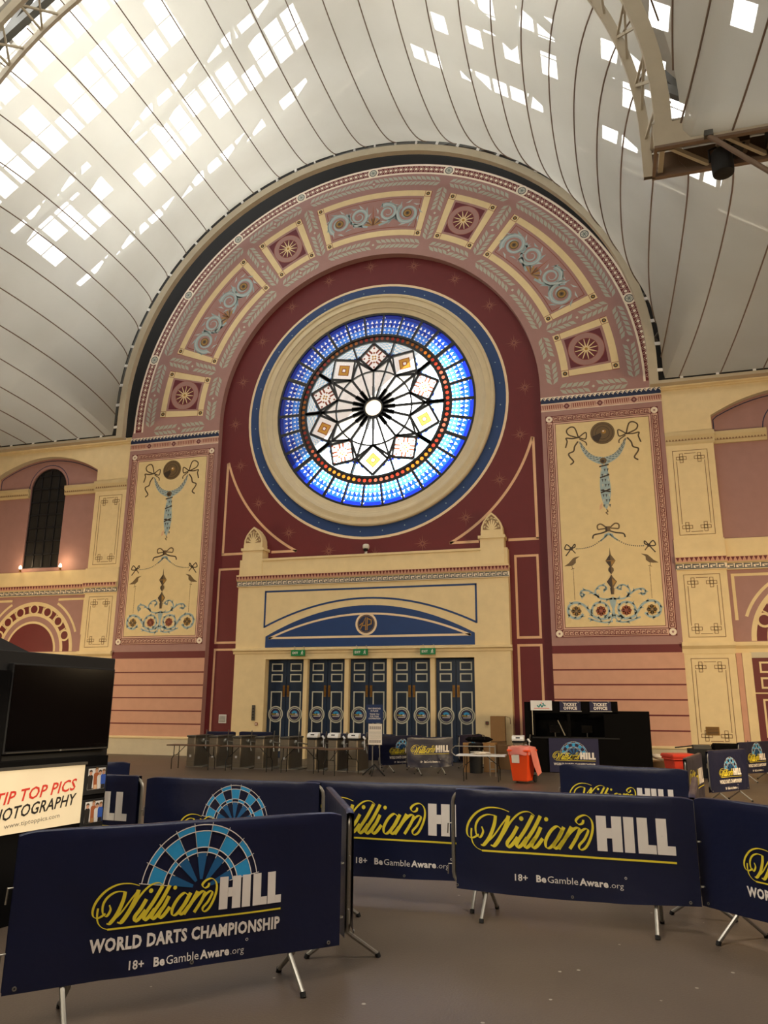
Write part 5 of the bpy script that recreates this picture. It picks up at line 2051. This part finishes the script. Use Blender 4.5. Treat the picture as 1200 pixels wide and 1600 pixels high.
# ---- things near the right pier
t = thing('equipment_case', 'low pile of dark equipment cases and cables behind the right barriers', 'equipment', (11.15, -3.2, 0))
b = MB()
b.bbox(-.55, .1, -.3, .3, 0, .78, 'black', .02)
b.build('lower_case', t)
b = MB()
b.bbox(-.2, .8, -.25, .3, 0, .70, 'steel_dark', .02)
b.build('metal_case', t)
b = MB()
b.bbox(-.42, .05, -.25, .2, .78, .88, 'steel_dark', .02)
b.build('mixer_unit', t)
b = MB()
b.bbox(.1, 1.0, -.22, .25, .70, .93, 'black_fabric', .05)
b.build('soft_case', t)
b = MB()
b.tube([(-.9, -.1, .80), (-.4, -.1, .86), (.2, -.1, .84)], .02, 'black', 6)
b.tube([(1.0, 0, .7), (1.05, 0, 1.02)], .012, 'black', 6)
b.build('stand_tube', t, True)
t = thing('white_bag', 'crumpled pale bag on a carton right of the ticket booth', 'bag', (9.90, -1.5, .345))
b = MB()
vs, fs = [], []
for i in range(8):
    u = -1 + 2 * i / 7
    rr = sqrt(max(.02, 1 - u * u))
    for k in range(10):
        a = 2 * pi * k / 10
        vs.append((.22 * u, .14 * rr * cos(a), .09 + .09 * rr * sin(a) + .05 * u * -.5))
for i in range(7):
    for k in range(10):
        fs.append((i * 10 + k, i * 10 + (k + 1) % 10, (i + 1) * 10 + (k + 1) % 10, (i + 1) * 10 + k))
b.add(vs, fs, 'paper')
b.build('bag_body', t, True)
b = MB()
b.tube([(.18, 0, .06), (.27, -.03, .03), (.30, -.06, 0)], .02, 'paper', 6)
b.build('bag_neck', t, True)
carton(9.95, -1.5, 0, .55, .5, .32, 'low carton on the floor right of the ticket booth, under the pale bag', flap=False, group='cardboard boxes right of the booth')

# ---- photo booth at the left, and what is fixed on it
RB = atan2(.9871, .16)
BX, BY = 3.53, -20.41
def at_booth(s, off, z=0):
    return (BX + .16 * s + .9871 * off, BY + .9871 * s - .16 * off, z)


t = thing('photo_booth', 'black draped photo booth at the left edge, with counter and fabric canopy', 'booth', at_booth(0, 0), RB)
b = MB()
b.box(-3.4, 0, .0, .10, 0, 2.335, 'booth')
b.build('back_panel', t, bev=.01)
b = MB()
b.box(-3.4, -.10, -.115, .0, 0, 1.36, 'black_fabric')
b.build('counter_front', t)
b = MB()
b.prism([(-3.4, 2.335), (-1.10, 2.335), (-1.42, 2.44), (-2.2, 2.62), (-3.4, 2.9)], 'y', .02, .5, 'gazebo')
b.build('canopy', t)
b = MB()
b.box(-3.4, -1.34, -.075, .0, 1.36, 2.15, 'black_fabric')
b.build('side_drape', t)
t = thing('television', 'large black flat television hung on the photo booth', 'television', at_booth(-.69, .0, 1.42), RB)
b = MB()
b.box(-.63, .63, -.065, -.005, 0, .80, 'black')
bd = b.build('housing', t, bev=.006)
b = MB()
b.box(-.615, .615, -.068, -.064, .025, .785, 'tv_screen')
b.build('screen', t)['label'] = 'glossy black switched-off screen'
b = MB()
b.box(-.60, .60, -.070, -.064, .008, .014, 'steel_dark')
b.box(.00, .02, -.071, -.064, .006, .018, 'steel')
b.build('lower_trim', t)
t = thing('sign_board', 'cream sign with red and black slanted lettering fixed to the photo booth counter', 'sign', at_booth(-.97, .12, .755), RB)
b = MB()
b.box(-.56, .55, -.022, -.002, 0, .535, 'sign_cream')
sbm = b.build('sign_panel', t)
b = MB()
b.box(-.58, .57, -.03, -.002, .535, .56, 'steel_dark')
b.build('top_strip', t)
A = Art(lambda x, z, l: (x, -.024 - .0015 * l, z))
A.text('TIP TOP PICS', -.43, .245, 'red_ink', 0, h=.105, width=.89, bold=.018, shear=.22, slope=.075)
A.text('PHOTOGRAPHY', -.51, .105, 'ink', 0, h=.105, width=.985, bold=.016, shear=.22, slope=.075)
A.text('www.tiptoppics.com', -.31, .052, 'grey_ink', 0, h=.040, width=.60, bold=0, slope=.045)
A.build('sign_lettering', sbm)
for k, (z, lb) in enumerate(((1.00, 'upper black-framed group photograph beside the cream sign'), (.69, 'lower black-framed group photograph beside the cream sign'))):
    t = thing('framed_photograph', lb, 'photo frame', at_booth(-.265, .12, z), RB, 'framed group photographs')
    b = MB()
    x0, x1 = (-.145, .145)
    b.box(x0, x1, -.02, -.002, 0, .265, 'black')
    b.build('frame', t, bev=.004)
    A = Art(lambda x, z, l: (x, -.021 - .0012 * l, z))
    A.rect(-.105, .120, .045, .245, 'shirt', 0)
    A.rect(-.105, .120, .045, .06, 'bronze_dark', 0)
    for i, (px, top, body, leg) in enumerate(((-.075, .205, 'ink', 'ink'), (.0, .225, 'flower_red', 'peach') if k == 0 else (.0, .225, 'flower_red', 'card'), (.045, .20, 'shirt', 'shirt'), (.092, .205, 'jeans', 'ink'))):
        A.poly([(px - .028, .05), (px + .028, .05), (px + .034, top - .035), (px + .02, top - .02), (px - .02, top - .02), (px - .034, top - .035)], body, 1 + i)
        A.rect(px - .024, px + .024, .05, .09, leg, 2 + i)
        A.disc(px, top, .019, 'skin', 2 + i, 12, .024)
        A.poly([(px - .02, top + .004), (px - .018, top + .022), (px, top + .030), (px + .018, top + .022), (px + .02, top + .004), (px, top + .014)], 'bronze_dark' if i % 2 == 0 else 'card_dark', 3 + i)
    A.build('photograph', t)

# ---- fittings on the walls
for k, x in enumerate((-2.62, -.155, 2.375)):
    t = thing('exit_sign', 'green emergency exit sign over the ' + ('left', 'middle', 'right')[k] + ' part of the doorway', 'sign', (x, -.36, 3.70), 0, 'exit signs over the doors')
    b = MB()
    b.box(-.28, .28, -.02, .02, 0, .23, 'green')
    p = b.build('sign_panel', t)
    for s in (-.14, .24):
        b = MB()
        b.tube([(s, 0, .22), (s, 0, .33), (s - .05, .03, .36), (s - .06, .20, .35)], .012, 'steel', 6)
        b.build('bracket', t, True)
    A = Art(lambda x, z, l: (x, -.022 - .002 * l, z))
    A.text('EXIT', -.22, .075, 'white', 0, h=.085, width=.22, bold=.02)
    A.disc(.17, .175, .018, 'white', 0, 8)
    A.stroke([(.165, .15), (.15, .10), (.12, .05)], .022, 'white', 0)
    A.stroke([(.155, .105), (.19, .08), (.185, .045)], .02, 'white', 0)
    A.stroke([(.12, .125), (.165, .145), (.205, .12)], .018, 'white', 0)
    A.build('sign_pictogram', p)
t = thing('dome_camera', 'small white dome camera on the parapet below the round window', 'camera', (-.13, .05, 7.54))
b = MB()
b.lathe([(.10, 0), (.10, .03), (.05, .05), (.045, .16), (.09, .20), (.13, .25), (.13, .34), (.10, .40), (0, .42)], 'camera_white', 18)
b.build('camera_body', t, True)
b = MB()
b.lathe([(0, .10), (.06, .12), (.095, .18), (.10, .22)], 'black_gloss', 16, (0, -.06, 0))
b.build('lens_dome', t, True)
for k, x in enumerate((-16.02, -13.95)):
    t = thing('wall_uplight', 'small glowing lamp at the ' + ('left', 'right')[k] + ' foot of the tall arched window', 'lamp', (x - .2 + .2, -.02, 7.50), 0, 'lamps at the foot of the arched window')
    b = MB()
    b.lathe([(.05, 0), (.06, .03), (.03, .06), (.06, .12)], 'brass', 12)
    b.build('lamp_base', t, True)
    b = MB()
    b.lathe([(.035, .12), (.065, .16), (.065, .20), (.035, .27), (0, .30)], 'lamp_glow', 14)
    b.build('lamp_globe', t, True)
    d = bpy.data.lights.new('uplight_glow', 'POINT')
    d.energy, d.color, d.shadow_soft_size = 14, (1, .72, .40), .1
    o = bpy.data.objects.new('uplight_glow', d)
    COL.objects.link(o)
    o.location = (x, -.12, 7.95)
t = thing('vent_grille', 'small grey vent grille low in the left maroon panel', 'vent', (-5.94, .29, 1.22))
b = MB()
b.box(-.16, .16, -.02, 0, 0, .32, 'plastic_white')
b.build('grille_frame', t)
b = MB()
for z in range(6):
    b.box(-.13, .13, -.03, -.02, .04 + z * .043, .06 + z * .043, 'steel_dark')
b.build('louvres', t)
t = thing('vent_grille', 'brass-coloured vent plate low on the right cream pier', 'vent', (11.67, .01, 1.06))
b = MB()
b.box(-.20, .20, -.02, 0, 0, .26, 'brass')
b.build('grille_frame', t)
b = MB()
for z in range(5):
    b.box(-.17, .17, -.026, -.02, .03 + z * .045, .05 + z * .045, 'bronze_dark')
b.build('louvres', t)
t = thing('door_intercom', 'tall grey entry panel on the left cream pier', 'panel', (-4.41, -.21, 1.34))
b = MB()
b.box(-.065, .065, -.03, .0, 0, .56, 'steel_dark')
b.build('panel_plate', t, bev=.004)
b = MB()
for z in range(4):
    b.box(-.03, .03, -.036, -.03, .08 + z * .11, .12 + z * .11, 'black')
b.build('button_plate', t)
for nm, x, z, lb, m in (('alarm_call_point', -4.27, 1.16, 'small red alarm point on the left cream pier beside the entry panel', 'brick'), ('alarm_call_point', 4.42, 1.30, 'small dark alarm point on the right cream pier above the bag', 'bronze_dark')):
    t = thing(nm, lb, 'alarm point', (x, -.21, z))
    b = MB()
    b.box(-.055, .055, -.03, 0, 0, .11, m)
    b.build('housing', t, bev=.004)
    b = MB()
    b.box(-.03, .03, -.034, -.03, .03, .08, 'paper' if m == 'brick' else 'brick')
    b.build('front_glass', t)
# stage lamp and pole under the aisle beam
t = thing('stage_lamp', 'black cylindrical stage lamp hanging below the steel beam at upper right', 'lamp', (11.42, -12.95, 12.30))
b = MB()
b.lathe([(0, .02), (.14, .0), (.20, .03), (.21, .10), (.21, .48), (.16, .56), (0, .58)], 'black', 20)
b.build('lamp_housing', t, True)
b = MB()
b.tube([(-.23, 0, .34), (-.23, 0, .62), (0, 0, .70), (.23, 0, .62), (.23, 0, .34)], .022, 'black', 6)
b.build('yoke', t, True)
t = thing('hanging_pole', 'long slanting brown pole fixed under the steel beam at upper right', 'pole', (11.13, -13.48, 12.86))
b = MB()
b.tube([(0, 0, 0), (2.3, -.1, -2.5)], .05, 'truss_brown', 10)
b.build('pole_tube', t, True)
b = MB()
b.box(-.08, .08, -.06, .06, -.02, .10, 'steel_dark')
b.build('pole_bracket', t)
for k, x in enumerate((11.75, 12.55, 13.35)):
    t = thing('beam_fitting', 'dark light fitting set inside the steel beam, ' + ('nearest the stage lamp', 'middle one of three', 'nearest the view edge')[k], 'light fitting', (x, -12.75, 12.98), 0, 'dark fittings in the aisle beam')
    b = MB()
    b.prism([(-.22, 0), (.22, 0), (.22, .34), (.10, .46), (-.10, .46), (-.22, .34)], 'y', -.25, .15, 'bronze_dark')
    b.build('fitting_housing', t)
    b = MB()
    b.box(-.13, .13, -.2, .1, -.02, .0, 'black')
    b.build('fitting_opening', t)
